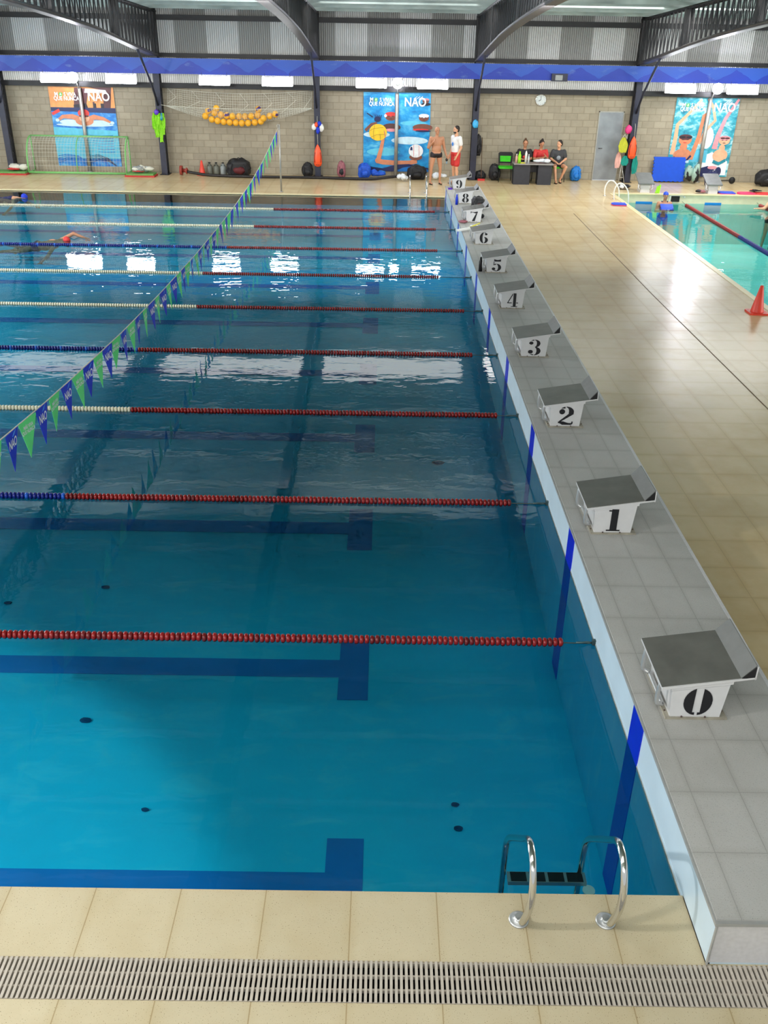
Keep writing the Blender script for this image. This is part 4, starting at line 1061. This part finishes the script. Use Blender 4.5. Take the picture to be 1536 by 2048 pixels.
# ball net
def hz(u): return 1.62 + 1.55 * (abs(u - .5) ** 1.7)    # belly height
def hn(u, v):
    x = -8.95 + 4.7 * u; e = abs(2 * u - 1) ** 3
    back = V((x, 28.9, 2.62 - .12 * math.sin(u * PI) - .3 * 0)); bel = V((x, 28.66, min(2.1, hz(u)))); fr = V((x, 28.40, 2.14 - .06 * math.sin(PI * u)))
    if v < .55: s = v / .55; p = back.lerp(bel, s); p.y += .0; return p
    s = (v - .55) / .45; return bel.lerp(fr, s)
t = thing('ball_net', 'white hammock net slung between two columns full of yellow balls', 'net', (-6.6, 28.6, 2.6))
m = MB(); net_quad(m, hn, 60, 20, .003); m.build('mesh', M['net'], t)
m = MB(); m.tube([(-9.12, 28.5, 2.16)] + [hn(k / 20, 1) for k in range(21)] + [(-4.17, 28.5, 2.08)], .008, 5); m.tube([hn(k / 20, 0) for k in range(21)], .007, 5)
for k in range(7): u = k / 6; m.tube([hn(u, 0), hn(min(1, u + .06), .2) + V((0, -.02, 0)), hn(max(0, u - .05), .45)], .006, 4)
m.build('rope', M['net'], t)
BP = []
rows = [(-7.72, 1.80), (-7.52, 1.70), (-7.33, 1.66), (-7.14, 1.63), (-6.94, 1.62), (-6.74, 1.61), (-6.54, 1.60), (-6.33, 1.61), (-6.12, 1.63), (-5.92, 1.66), (-7.62, 1.95), (-7.42, 1.90), (-7.22, 1.84), (-7.02, 1.82), (-6.83, 1.81), (-6.63, 1.80), (-6.43, 1.80), (-6.22, 1.82), (-6.02, 1.85), (-5.82, 1.76), (-5.62, 1.83), (-7.35, 2.03), (-5.98, 2.02), (-5.43, 1.89)]
ball = MB(); ball.ell((0, 0, 0), (.105, .105, .105), 18, 12); bme = ball.mesh('ball', [M['ball']])
ball2 = MB(); ball2.ell((0, 0, 0), (.105, .105, .105), 18, 12, 0); ball2.mi = [1 if (k // 18) % 12 in (3, 4, 5) and (k % 18) < 8 else 0 for k in range(len(ball2.mi))]; bme2 = ball2.mesh('ball', [M['ball'], M['ballmark']])
for k, (x, z) in enumerate(rows):
    mk = k in (10, 13, 22, 23)
    o = bpy.data.objects.new('ball', bme2 if mk else bme); COL.objects.link(o); o.location = (x, 28.62 + random.uniform(-.04, .05), z + .04); o.rotation_euler = (random.uniform(-.4, .4), random.uniform(0, .5), random.uniform(4.0, 5.0) if mk else random.uniform(0, 6))
    tag(o, 'yellow ball with dark purple panel lying in the wall net' if mk else 'plain yellow water polo ball lying in the wall net', 'ball', 'yellow balls with purple panel in the net' if mk else 'plain yellow balls in the net')
# floor hose and reel
solo(MB().tube(smooth_path([(-8.45, 28.42, .13), (-7.8, 28.3, .06), (-6.9, 28.15, .05), (-5.8, 28.1, .05), (-4.7, 28.15, .05), (-3.9, 28.15, .05), (-3.1, 28.05, .05), (-2.3, 28.05, .05), (-1.7, 28.25, .08), (-1.2, 28.4, .12)]), .045, 10), 'floor_hose', M['hose'], 'long black hose lying along the foot of the end wall', 'hose', (-5, 28.15, 0))
solo(MB().cyl((-8.68, 28.5, .16), (-8.6, 28.5, .16), .15, .15, 18).cyl((-8.6, 28.5, .16), (-8.42, 28.45, .15), .06, .06, 12).cyl((-8.47, 28.45, .15), (-8.43, 28.45, .15), .1, .1, 12), 'pipe_flange', M['hosered'], 'rusty red pipe flange at the left end of the hose', 'flange', (-8.6, 28.5, 0))
def cone(loc, h, label):
    t = thing('traffic_cone', label, 'cone', loc); x, y, z = loc; s = h / .5
    m = MB(); m.lathe([(.12 * s, .02), (.115 * s, .04), (.03 * s, h - .01), (.02 * s, h)], loc, 20); m.build('cone_body', M['coneorange'], t)
    m = MB(); m.prism([(x - .17 * s, y - .14 * s), (x - .14 * s, y - .17 * s), (x + .14 * s, y - .17 * s), (x + .17 * s, y - .14 * s), (x + .17 * s, y + .14 * s), (x + .14 * s, y + .17 * s), (x - .14 * s, y + .17 * s), (x - .17 * s, y + .14 * s)], z, z + .03 * s, 0, 'z'); m.build('cone_base', M['coneorange'], t)
cone((-7.98, 28.68, 0), .46, 'small orange cone beside the jugs under the ball net'); cone((4.99, 12.62, 0), .5, 'red orange cone on the deck corner of the small pool at right')
def jug(x, mat, label):
    t = thing('jug', label, 'jug', (x, 28.72, 0), 'jugs under the ball net')
    m = MB(); m.lathe([(.09, 0), (.1, .03), (.1, .24), (.07, .31), (.035, .34), (.035, .37)], (x, 28.72, 0), 14); m.build('jug_body', mat, t)
    m = MB(); m.cyl((x, 28.72, .37), (x, 28.72, .40), .04, .04); m.build('cap', M['black'], t)
    m = MB(); m.tube([(x - .05, 28.66, .3), (x - .02, 28.62, .36), (x + .04, 28.64, .36), (x + .07, 28.68, .29)], .012, 6); m.build('jug_handle', mat, t)
jug(-7.72, M['jug'], 'dark grey jug next to the small orange cone'); jug(-7.50, M['jug'], 'dark grey jug second from the small orange cone'); jug(-7.27, M['jug2'], 'pale grey jug third from the small orange cone'); jug(-7.04, M['jug2'], 'pale grey jug next to the big black bag')
def bag(name, label, cat, c, r, mats, seed=0, strap=True, extra=None):
    """c is the base centre; r half sizes"""
    t = thing(name, label, cat, c); cc = V(c) + V((0, 0, r[2]))
    m = MB(); m.ell(cc, (r[0] * .92, r[1] * .92, r[2]), 24, 16, wob=.28, seed=seed, flat=c[2] + .004, sq=.62); m.v = [V((c[0] + (v.x - c[0]) * (1 - .28 * max(0, (v.z - cc.z) / r[2]) ** 2), v.y, v.z)) for v in m.v]
    m.build('bag_body', mats[0], t)
    m = MB(); m.ell(cc + V((r[0] * .1, -r[1] * .72, -r[2] * .25)), (r[0] * .55, r[1] * .5, r[2] * .45), 14, 10, wob=.25, seed=seed + 3, flat=c[2] + .004); m.build('pocket', mats[-1], t)
    if strap:
        m = MB()
        for q in (-.4, .4): m.tube(smooth_path([cc + V((q * r[0], -r[1] * .5, r[2] * .75)), cc + V((q * r[0] * 1.2, -r[1] * 1.0, r[2] * .3)), cc + V((q * r[0] * 1.5, -r[1] * 1.05, -r[2] * .4)), cc + V((q * r[0] * 1.2, -r[1] * .8, -r[2] * .85))]), .014, 6)
        m.tube(smooth_path([cc + V((-r[0] * .2, 0, r[2] * .9)), cc + V((0, 0, r[2] * 1.12)), cc + V((r[0] * .2, 0, r[2] * .9))]), .012, 6)
        m.build('strap', mats[0], t)
    return t
bag('duffel_bag', 'big black duffel bag with dark red pocket under the ball net', 'bag', (-6.72, 28.6, 0), (.42, .25, .27), [M['bagblack'], M['darkredcloth']], 1)
bag('backpack', 'black backpack against the column left of the pink backpack', 'backpack', (-4.42, 28.65, 0), (.2, .16, .22), [M['bagblack'], M['bagblack']], 2)
bag('backpack', 'dusty pink backpack leaning on the wall left of the ball poster', 'backpack', (-3.28, 28.68, 0), (.15, .13, .25), [M['bagpink'], M['bagblack']], 3)
bag('backpack', 'bright blue backpack at the lower left of the ball poster', 'backpack', (-2.5, 28.55, 0), (.23, .18, .23), [M['bagblue'], M['bagblue']], 4)
bundle('towel', [M['bagcyan'], M['bagblue']], 'rolled blue towel beside the bright blue backpack', 'towel', (-2.05, 28.6, .14), (.28, .16, .12), 9)
bundle('plastic_bag', [M['bagwhite']], 'white plastic bag left of the black bag under the ball poster', 'bag', (-1.22, 28.0, .12), (.2, .15, .12), 10, n=5)
bag('duffel_bag', 'black bag on the floor at the lower right of the ball poster', 'bag', (-.75, 28.5, 0), (.34, .22, .22), [M['bagblack'], M['bagblack']], 5)
bundle('plastic_bag', [M['bagwhite']], 'pale plastic bag behind the bald man\'s legs', 'bag', (.02, 28.4, .12), (.26, .16, .12), 11, n=5)
bag('backpack', 'black backpack on the floor left of the green chair', 'backpack', (1.87, 28.6, 0), (.2, .17, .25), [M['bagblack'], M['bagblack']], 6)
bag('backpack', 'small blue backpack against the wall right of the desk', 'backpack', (4.63, 28.75, 0), (.19, .15, .23), [M['bagcyan'], M['bagcyan']], 7)
bag('duffel_bag', 'black sports bag with white emblem at the right end of the wall', 'bag', (10.92, 28.3, 0), (.38, .25, .25), [M['bagblack'], M['bagblack']], 8)
solo(MB().ell((10.97, 28.02, .27), (.1, .02, .12), 12, 8, wob=.8, seed=4), 'emblem_tag', M['white'], 'white curved emblem on the black sports bag', 'emblem', (10.97, 28.2, .15)).name = 'emblem'
# broom & dustpan by column 4
t = thing('broom', 'broom with red head leaning on the wall right of the column', 'broom', (1.45, 28.5, 0))
m = MB(); m.tube([(1.42, 28.45, .04), (1.42, 28.9, 1.3)], .012, 6); m.build('handle', M['hairbrown'], t)
m = MB(); m.box(1.3, 1.54, 28.41, 28.47, 0, .06); m.build('broom_head', M['redcloth'], t)
bag('duffel_bag', 'flat black bag behind the broom', 'bag', (1.4, 28.7, 0), (.2, .12, .14), [M['bagblack'], M['bagblack']], 12)
bag('hanging_bag', 'black bag hanging from the column behind the bearded man', 'bag', (1.28, 28.72, .75), (.12, .12, .32), [M['bagblack'], M['bagblack']], 14)
# clock and fascia box
t = thing('wall_clock', 'round silver wall clock on the block wall above the desk', 'clock', (3.27, YW - .03, 2.47))
m = MB(); m.cyl((3.27, YW, 2.47), (3.27, YW - .05, 2.47), .17, .165, 28); m.build('clock_face', M['clock'], t)
m = MB(); m.tube([V((3.27, YW - .05, 2.47)) + V((.165 * math.cos(a), 0, .165 * math.sin(a))) for a in [2 * PI * k / 28 for k in range(28)]], .012, 6, closed=True); m.build('rim', M['chrome'], t)
m = MB(); m.tube([(3.27, YW - .058, 2.47), (3.27, YW - .058, 2.59)], .006, 4); m.tube([(3.27, YW - .058, 2.47), (3.20, YW - .058, 2.44)], .008, 4)
for k in range(12): a = PI * k / 6; m.tube([V((3.27, YW - .053, 2.47)) + V((math.cos(a), 0, math.sin(a))) * .13, V((3.27, YW - .053, 2.47)) + V((math.cos(a), 0, math.sin(a))) * .15], .004, 4)
m.build('clock_hand', M['black'], t)
t = thing('speaker_box', 'dark box with pale screen hung on the blue tarpaulin', 'box', (3.68, 28.25, 3.08))
m = MB(); m.box(3.44, 3.94, 28.2, 28.31, 3.06, 3.28); m.build('case', M['navy'], t); m = MB(); m.box(3.55, 3.78, 28.19, 28.2, 3.09, 3.24); m.build('screen', M['jug2'], t)
# hanging gear
def hang(name, label, cat, c, parts, mats):
    t = thing(name, label, cat, c)
    for nm, mi, fn in parts:
        m = MB(); fn(m, V(c)); m.build(nm, mats[mi], t)
    return t
def cloth_drop(dx, w, L, seed, d=.03):
    def fn(m, c):
        rn = random.Random(seed); n = 7
        top = c + V((dx, 0, 0)); prof = []
        for k in range(10):
            z = -L * k / 9; ww = w * (.35 + .65 * math.sin(min(1, k / 5) * PI / 2)) * (1 - .25 * max(0, k - 6) / 3)
            prof.append([top + V((ww * (i / (n - 1) - .5) + .02 * noise.noise(V((k * .7, i, seed))), -.02 - d * math.sin(i * 2.1 + seed + k * .2) - .01 * k / 3, z + .03 * noise.noise(V((i, seed, k * .3))))) for i in range(n)])
        vs = [v for r in prof for v in r]; fs = [(k * n + i, k * n + i + 1, (k + 1) * n + i + 1, (k + 1) * n + i) for k in range(9) for i in range(n - 1)]
        m._add(vs, fs, 0, True)
    return fn
VB = [('vest', 0, cloth_drop(dx, w_, L_, k_, .04)) for k_, (dx, w_, L_) in enumerate([(-.14, .13, .5), (-.07, .15, .74), (-.01, .12, .58), (.05, .14, .88), (.12, .15, .66), (.17, .11, .48), (.0, .2, .36)])]
hang('vest_bundle', 'bundle of lime green mesh vests hanging on the column right of the goal', 'vests', (-9.24, 28.46, 1.92), VB + [('cap', 1, lambda m, c: m.ell(c + V((-.03, -.05, .02)), (.08, .05, .08), wob=.3)), ('towel', 3, cloth_drop(.13, .09, .22, 12, .07)), ('hook', 2, lambda m, c: m.tube([c + V((0, .045, .1)), c + V((0, -.02, .1)), c + V((0, -.03, .05))], .008, 5))], [M['lime'], M['purple'], M['galv'], M['capblue']])
hang('cap_bundle', 'bunch of white and blue swim caps hanging above the left rescue buoy', 'caps', (-4.05, 28.46, 1.80), [('cap', 0, lambda m, c: m.ell(c + V((-.1, -.04, -.22)), (.09, .05, .1), wob=.3)), ('cap', 1, lambda m, c: m.ell(c + V((.07, -.05, -.12)), (.07, .05, .08), wob=.3)), ('cap', 0, lambda m, c: m.ell(c + V((.14, -.03, -.25)), (.08, .05, .12), wob=.3)), ('cap', 2, lambda m, c: m.ell(c + V((-.03, -.06, -.15)), (.06, .05, .08), wob=.3)), ('cap', 1, lambda m, c: m.ell(c + V((.02, -.06, -.32)), (.06, .05, .11), wob=.3)), ('string', 3, lambda m, c: m.tube([c + V((0, .03, .1)), c + V((0, -.03, .0)), c + V((.02, -.04, -.3))], .006, 5))], [M['white'], M['flagblue'], M['orange'], M['net']])
def buoy(c, label):
    t = thing('rescue_buoy', label, 'rescue buoy', c, 'orange rescue buoys'); c = V(c); m = MB()
    prof = [(.01, 0), (.06, -.08), (.11, -.22), (.135, -.4), (.135, -.58), (.11, -.66), (.05, -.69)]
    L = []; n = 16
    for r, z in prof:
        L.append([c + V((r * math.cos(2 * PI * k / n), .55 * r * math.sin(2 * PI * k / n) - .08, z)) for k in range(n)])
    m._add([v for l in L for v in l], [(i * n + k, i * n + (k + 1) % n, (i + 1) * n + (k + 1) % n, (i + 1) * n + k) for i in range(len(prof) - 1) for k in range(n)], 0, True)
    m.build('float_body', M['orange'], t)
    for q in (-1, 1):
        m = MB(); m.tube(smooth_path([c + V((q * .085, -.14, -.24)), c + V((q * .115, -.155, -.38)), c + V((q * .1, -.14, -.56))]), .009, 6); m.build('side_grip', M['darkred'], t)
    m = MB(); m.box(c.x - .05, c.x + .05, c.y - .145, c.y - .135, c.z - .64, c.z - .615); m.build('end_grip', M['darkred'], t)
    m = MB(); m.tube([c + V((0, .0, .38)), c + V((0, -.06, .3)), c + V((.01, -.08, 0))], .006, 5); m.build('cord', M['net'], t)
buoy((-4.05, 28.50, 1.05), 'orange rescue buoy hanging on the column left of the ball poster'); buoy((6.36, 28.50, 1.46), 'orange rescue buoy hanging on the column beside the steel door')
hang('bathing_hat', 'light blue patterned cap hanging on the column above the bearded man', 'cap', (1.12, 28.48, 1.85), [('cap', 0, lambda m, c: m.ell(c + V((0, -.06, -.1)), (.1, .06, .13), wob=.25, seed=3)), ('tail', 1, lambda m, c: m.ell(c + V((-.12, -.02, -.08)), (.04, .02, .04)))], [M['capblue'], M['black']])
hang('bathing_hat', 'magenta cap hanging at the left of the column beside the door', 'cap', (6.18, 28.46, 1.78), [('cap', 0, lambda m, c: m.ell(c + V((-.04, -.05, -.12)), (.11, .06, .13), wob=.3, seed=5)), ('string', 1, lambda m, c: m.tube([c + V((-.04, -.05, -.2)), c + V((-.05, -.06, -.4))], .006, 5))], [M['pink'], M['net']])
hang('mesh_vest', 'yellow green mesh vest hanging between the door and the orange buoy', 'vest', (6.05, 28.44, 1.42), [('vest_body', 0, cloth_drop(-.02, .3, .46, 6)), ('shoulder_strap', 1, lambda m, c: m.tube([c + V((-.07, -.02, -.02)), c + V((0, -.02, .1)), c + V((.07, -.02, -.02))], .01, 5))], [M['yellowgreen'], M['net']])
hang('towel', 'pale pink towel hanging low beside the steel door', 'towel', (6.02, 28.44, .98), [('towel_body', 0, cloth_drop(-.1, .2, .5, 8))], [M['pinkcloth']])
hang('towel', 'teal towel hanging around the foot of the column beside the door', 'towel', (6.36, 28.42, .86), [('towel_body', 0, cloth_drop(-.22, .26, .3, 9)), ('towel_fold', 0, cloth_drop(.14, .2, .55, 10))], [M['teal']])
t = thing('folding_stand', 'small steel stand leaning beside the column foot', 'stand', (6.1, 28.3, 0))
m = MB(); m.tube([(5.98, 28.2, 0), (6.06, 28.4, .62)], .012, 6); m.tube([(6.18, 28.2, 0), (6.06, 28.4, .62)], .012, 6); m.tube([(6.02, 28.25, .2), (6.14, 28.25, .2)], .01, 6); m.build('frame', M['galv'], t)

# desk, chairs, bottles
t = thing('desk', 'grey topped desk with two charcoal pedestals by the end wall', 'desk', (3.02, 27.95, 0))
m = MB(); m.box(2.38, 3.68, 27.64, 28.16, .62, .65); m.build('desktop', M['desktop'], t)
for a, b in ((2.4, 2.93), (3.19, 3.64)): m = MB(); m.box(a, b, 27.7, 28.08, .0, .62); m.box(a + .01, b - .01, 28.08, 28.09, .05, .6); m.build('pedestal', M['desk'], t)
m = MB(); m.box(2.93, 3.19, 28.02, 28.04, .35, .62); m.build('modesty_panel', M['desk'], t)
def chair():
    t = thing('office_chair', '', 'chair', (0, 0, 0), 'green seated chairs at the desk')
    m = MB(); m.cbox((0, 0, .45), (.46, .44, .05)); m.build('seat', M['chairgreen'], t)
    m = MB(); m.prism([(-.22, .55), (.22, .55), (.24, .86), (.18, .9), (-.18, .9), (-.24, .86)], .20, .23); m.build('backrest_frame', M['black'], t)
    m = MB(); m.prism([(-.17, .60), (.17, .60), (.18, .78), (-.18, .78)], .19, .199); m.build('backrest', M['chairgreen'], t)
    for sx in (-1, 1):
        for sy in (-1, 1): m = MB(); m.tube([(sx * .2, sy * .18, .43), (sx * .23, sy * .22, 0)], .013, 6); m.build('leg', M['black'], t)
    m = MB(); m.tube([(-.2, .2, .43), (-.2, .22, .6)], .014, 6); m.tube([(.2, .2, .43), (.2, .22, .6)], .014, 6); m.build('back_post', M['black'], t)
    return t
c0 = chair()
for k, (x, y, l) in enumerate([(2.2, 28.35, 'empty chair with green seat and black back left of the desk'), (2.82, 28.66, 'green chair under the woman in the black t-shirt'), (3.33, 28.66, 'green chair under the woman in the red t-shirt'), (3.97, 28.62, 'green chair under the young man in dark grey')]):
    a = c0 if k == 0 else copy_tree(c0); a.location = (x, y, 0); a['label'] = l
def bottle(x, y, z, h, r, mat, label, capm=None):
    t = thing('bottle', label, 'bottle', (x, y, z), None)
    m = MB(); m.lathe([(r, 0), (r, h * .68), (r * .55, h * .82), (r * .45, h * .88)], (x, y, z), 14); m.build('bottle_body', mat, t)
    m = MB(); m.lathe([(r * .5, h * .88), (r * .5, h)], (x, y, z), 12); m.build('cap', capm or mat, t); return t
bottle(2.47, 27.8, .65, .28, .04, M['pinkcloth'], 'pale pink bottle at the left end of the desk', M['white'])
bottle(2.56, 27.76, .65, .36, .05, M['lime'], 'lime green bottle on the desk', M['lime'])
bottle(2.78, 27.85, .65, .42, .04, M['white'], 'tall white flask on the desk', M['jug'])
bottle(2.86, 27.78, .65, .28, .032, M['clear'], 'small clear bottle right of the white flask', M['white'])
solo(MB().ell((2.68, 27.76, .66), (.09, .06, .025), wob=.2), 'sponge', M['yellow'], 'yellow cloth lying on the desk', 'cloth', (2.68, 27.76, .65)).name = 'yellow_cloth'
bundle('paper_bag', [M['bagwhite']], 'crumpled white bag on the right half of the desk', 'bag', (3.32, 27.85, .72), (.27, .14, .07), 15, n=7)
# small pool surroundings
m = MB(); n = 14; pts = []
x0, x1, z0, z1 = 7.22, 8.30, .03, .80
def tooth(a, b, k, inward): return []
pr = []
for k in range(n): z = z0 + (z1 - z0) * k / n; d = .0 if k % 2 else .025; pr += [(x0 + d, z), (x0 + d, z + (z1 - z0) / n)]
pr.append((x1, z1))
for k in range(n): z = z1 - (z1 - z0) * k / n; d = .0 if k % 2 else .025; pr += [(x1 - d, z), (x1 - d, z - (z1 - z0) / n)]
for k in range(n): x = x1 - (x1 - x0) * k / n; d = .0 if k % 2 else .02; pr += [(x, z0 + d), (x - (x1 - x0) / n, z0 + d)]
m.prism(pr, 28.70, 28.76); m.v = [V((v.x, v.y + .1 * v.z, v.z)) for v in m.v]
solo(m, 'foam_mat', M['matblue'], 'royal blue interlocking foam mat leaning on the wall', 'mat', (7.76, 28.7, 0))
bundle('towel_pile', [M['towel'], M['towel'], M['bagblack']], 'grey green towel draped over a bag beside the blue mat', 'towel', (8.52, 28.55, .3), (.22, .2, .3), 21, n=7)
solo(MB().ell((9.9, 28.6, .12), (.11, .08, .11)).tube([(9.4, 28.62, .1), (9.9, 28.62, .12)], .015, 6), 'dumbbell', M['black'], 'black rod with round end on the floor below the poster', 'rod', (9.7, 28.6, 0)).name = 'black_rod'
bag('duffel_bag', 'dark bag behind the right small pool starting block', 'bag', (9.0, 28.0, 0), (.22, .18, .24), [M['navyfabric'], M['bagblue']], 24)
def kick(c, mats, label, rz=0, s=1, stack=1):
    m = MB(); R = Matrix.Rotation(rz, 3, 'Z'); pr = []
    for k in range(9): a = PI * k / 8; pr.append((.17 * s * math.cos(a), .1 * s + .12 * s * math.sin(a)))
    pr += [(-.17 * s, -.2 * s), (.17 * s, -.2 * s)]
    m.prism(pr, 0, .02, 1, 'z'); m.prism(pr, .02, .045, 0, 'z'); m.v = [V(c) + R @ v for v in m.v]
    return solo(m, 'kickboard', mats, label, 'kickboard', c)
kick((5.05, 24.0, .008), [M['kickblue'], M['kickpink']], 'blue kickboard with pink underside at the small pool deck corner', 1.5)
kick((9.05, 26.55, .0), [M['kickblue'], M['kickpink']], 'blue kickboard beside the right small pool starting block', 1.5, 1.2)
kick((9.65, 26.5, .0), [M['kickpink'], M['kickpink']], 'pink kickboard lying between the blue one and the red one', 1.6, 1.2)
kick((10.15, 26.5, .0), [M['redcloth'], M['kickpink']], 'red kickboard lying under the black and red fins', 1.5, 1.2)
bundle('swim_fins', [M['black'], M['orange'], M['black']], 'black and orange swim fins piled on the kickboards at right', 'fins', (10.05, 26.62, .09), (.25, .12, .04), 31, n=5)
solo(MB().prism([(6.72, 0), (6.78, 0), (6.82, .22), (6.76, .22)], 26.3, 26.34).prism([(6.8, 0), (6.86, 0), (6.88, .26), (6.83, .26)], 26.32, 26.36).box(6.72, 6.86, 26.3, 26.36, 0, .02), 'fin_pair', M['lime'], 'lime green pair of fins standing right of the left small pool block', 'fins', (6.79, 26.33, 0)).name = 'swim_fins'
bundle('shoe_pile', [M['jug2'], M['black'], M['bagpink']], 'grey and dark shoes left of the right small pool block', 'shoes', (8.15, 26.45, .06), (.2, .14, .06), 33, n=4)
bundle('shoe_pile', [M['bagwhite'], M['black'], M['jug']], 'pale and black shoes left of the left small pool block', 'shoes', (5.95, 27.0, .08), (.22, .3, .08), 35, n=5)
t = thing('skimmer_inlet', 'dark square skimmer opening in the small pool end wall', 'skimmer', (7.35, 26.18, -.12))
m = MB(); m.box(7.22, 7.48, 26.17, 26.188, -.22, -.04); m.build('opening', M['dark'], t); m = MB(); m.box(7.16, 7.20, 26.165, 26.2, -.24, 0); m.box(7.2, 7.6, 26.165, 26.2, -.045, -.03); m.ell((7.62, 26.18, -.07), (.03, .03, .03)); m.build('surround', M['white'], t)

# objects on the raised kerb
def onk(x, y): return (x, y, KZ)
bottle(.11, 21.50, KZ, .26, .035, M['flagblue'], 'blue bottle standing beside starting block eight', M['flagblue'])
bottle(.06, 14.0, KZ, .27, .035, M['black'], 'black bottle standing beside starting block five', M['black'])
bag('duffel_bag', 'black and dark red bag on the kerb behind starting block seven', 'bag', (.62, 20.9, KZ), (.19, .3, .15), [M['bagblack'], M['darkredcloth']], 41)
solo(MB().box(.04, .16, 24.05, 24.2, KZ, KZ + .03).tube([(.05, 24.05, KZ + .03), (.1, 24.0, KZ + .05), (.15, 24.05, KZ + .03)], .008, 5), 'hand_paddle', M['purple'], 'purple hand paddle at the foot of starting block nine', 'paddle', onk(.1, 24.1))
solo(MB().ell((.1, 18.95, KZ + .03), (.11, .1, .03), wob=.3, seed=2).tube([(.02, 18.9, KZ + .05), (.18, 18.9, KZ + .05)], .01, 6), 'hand_paddle', M['bagpink'], 'dull purple hand paddle at the foot of starting block seven', 'paddle', onk(.1, 18.95))
t = thing('water_squeegee', 'white and yellow brush with clear bag lying before starting block six', 'brush', onk(.15, 18.2)); t.name = 'deck_brush'
m = MB(); m.cbox((.02, 17.82, KZ + .06), (.34, .1, .03), 0, Matrix.Rotation(.35, 3, 'Z') @ Matrix.Rotation(-.12, 3, 'Y')); m.build('brush_head', M['white'], t)
m = MB(); m.tube([(.13, 17.9, KZ + .07), (.42, 18.2, KZ + .13)], .018, 8); m.build('handle', M['yellow'], t)
bundle('clear_bag', [M['clear'], M['white']], 'crumpled clear plastic bag in front of starting block seven', 'bag', (.36, 18.15, KZ + .06), (.2, .16, .06), 44, n=6)
solo(MB().ell((.62, 19.6, KZ + .05), (.05, .07, .05), wob=.3), 'shoe', M['black'], 'small black shoe right of starting block seven', 'shoe', onk(.62, 19.6))
solo(MB().ell((1.08, 22.35, .04), (.06, .09, .04), wob=.3), 'shoe', M['black'], 'single dark shoe on the deck beside the kerb near block eight', 'shoe', (1.08, 22.35, 0))
# debris on the pool floor
for k, (x, y, s) in enumerate([(-4.55, 2.95, .055), (-1.13, 2.0, .035), (-1.12, 1.75, .04), (-2.55, .95, .035), (-2.42, 1.0, .025), (-4.9, 5.0, .05), (-5.9, 4.7, .04), (-3.75, 1.9, .03), (-1.0, 8.0, .09)]):
    m = MB(); n = 9; z = fz(y) + .012
    m.prism([(x + s * (1 + .35 * noise.noise(V((k * 3.1, q, 0)))) * math.cos(2 * PI * q / n), y + s * .6 * (1 + .35 * noise.noise(V((k, q * 2.2, 1)))) * math.sin(2 * PI * q / n)) for q in range(n)], z, z + .01, 0, 'z')
    solo(m, 'leaf', M['debris'], 'small dark sunken leaf lying on the pool floor', 'leaf', (x, y, z), 'dark leaves on the pool floor')

# ------------------------------------------------------------------ light
w = bpy.data.worlds.new('hall_ambient'); scene.world = w; w.use_nodes = True
w.node_tree.nodes['Background'].inputs[0].default_value = (.80, .84, .86, 1); w.node_tree.nodes['Background'].inputs[1].default_value = .85
def area(loc, target, sx, sy, power, col):
    l = bpy.data.lights.new('unseen_light', 'AREA'); l.shape = 'RECTANGLE'; l.size = sx; l.size_y = sy; l.energy = power; l.color = col
    o = bpy.data.objects.new('unseen_light', l); COL.objects.link(o); o.location = loc; o.rotation_euler = (V(target) - V(loc)).to_track_quat('-Z', 'Y').to_euler(); return o
area((-4, -7, 5.0), (-2, 12, 0), 9, 1.6, 380, (1, .97, .93))  # unseen fill light added behind the camera
area((-4, -1.6, 5.3), (-4, 2.5, -1), 9, 2, 150, (1, .98, .95))  # unseen fill added overhead to light the near pool
area((-14.4, 11, 5.2), (-7, 11, -1), 3.5, 22, 4900, (1, .98, .95))  # long unseen light added out of frame at left to brighten the pool
area((13.2, 10, 5.2), (5, 10, 0), 4, 20, 1900, (1, .97, .92))  # matching unseen light added out of frame at right
area((-17, 22, 4.6), (-2, 26, 0), 3, 8, 500, (1, 1, 1))  # unseen side light added for the far end
for lx, pw in ((-11.8, 60), (-6.6, 75), (-1.5, 75), (3.7, 170), (8.9, 420)): area((lx, 24.3, rz(24.3) - .2), (lx, 24.6, 0), 4.4, 2.6, pw, (1, .99, .96))  # unseen lights added under the roof to brighten the far end
for lx in (-11, -1, 9): area((lx, 15, 4.6), (lx, 29, 4.75), 8, .5, 330, (1, .99, .97))  # added lights facing away from the camera, lifting upper wall and roof
area((-9.3, -1.5, 4.7), (0, 0, 0), .3, .3, 380, (1, .98, .95))

# ------------------------------------------------------------------ camera
f, pi_, ya, ro, cx, cy, cz = 1808.62449, .491062304, .00521697010, .0176814913, -1.80975585, -3.62525101, 4.46170860
fw = V((math.sin(ya) * math.cos(pi_), math.cos(ya) * math.cos(pi_), -math.sin(pi_))); r = V((math.cos(ya), -math.sin(ya), 0)); u = r.cross(fw)
c, s = math.cos(ro), math.sin(ro); X = r * c + u * s; Y = u * c - r * s
cam = bpy.data.cameras.new('camera'); co = bpy.data.objects.new('camera', cam); COL.objects.link(co)
mt = Matrix((X, Y, -fw)).transposed().to_4x4(); mt.translation = V((cx, cy, cz)); co.matrix_world = mt
cam.sensor_fit = 'VERTICAL'; cam.sensor_height = 36; cam.sensor_width = 27; cam.lens = 36 * f / 2048; cam.clip_end = 200
scene.camera = co
scene.view_settings.view_transform = 'Standard'; scene.view_settings.look = 'None'; scene.view_settings.exposure = 0
scene.cycles.sample_clamp_indirect = 4; scene.cycles.caustics_reflective = False; scene.cycles.use_adaptive_sampling = True; scene.cycles.adaptive_threshold = .06; scene.cycles.adaptive_min_samples = 12; scene.cycles.diffuse_bounces = 3; scene.cycles.max_bounces = 5; scene.cycles.transparent_max_bounces = 8; scene.cycles.glossy_bounces = 3; scene.cycles.use_denoising = True
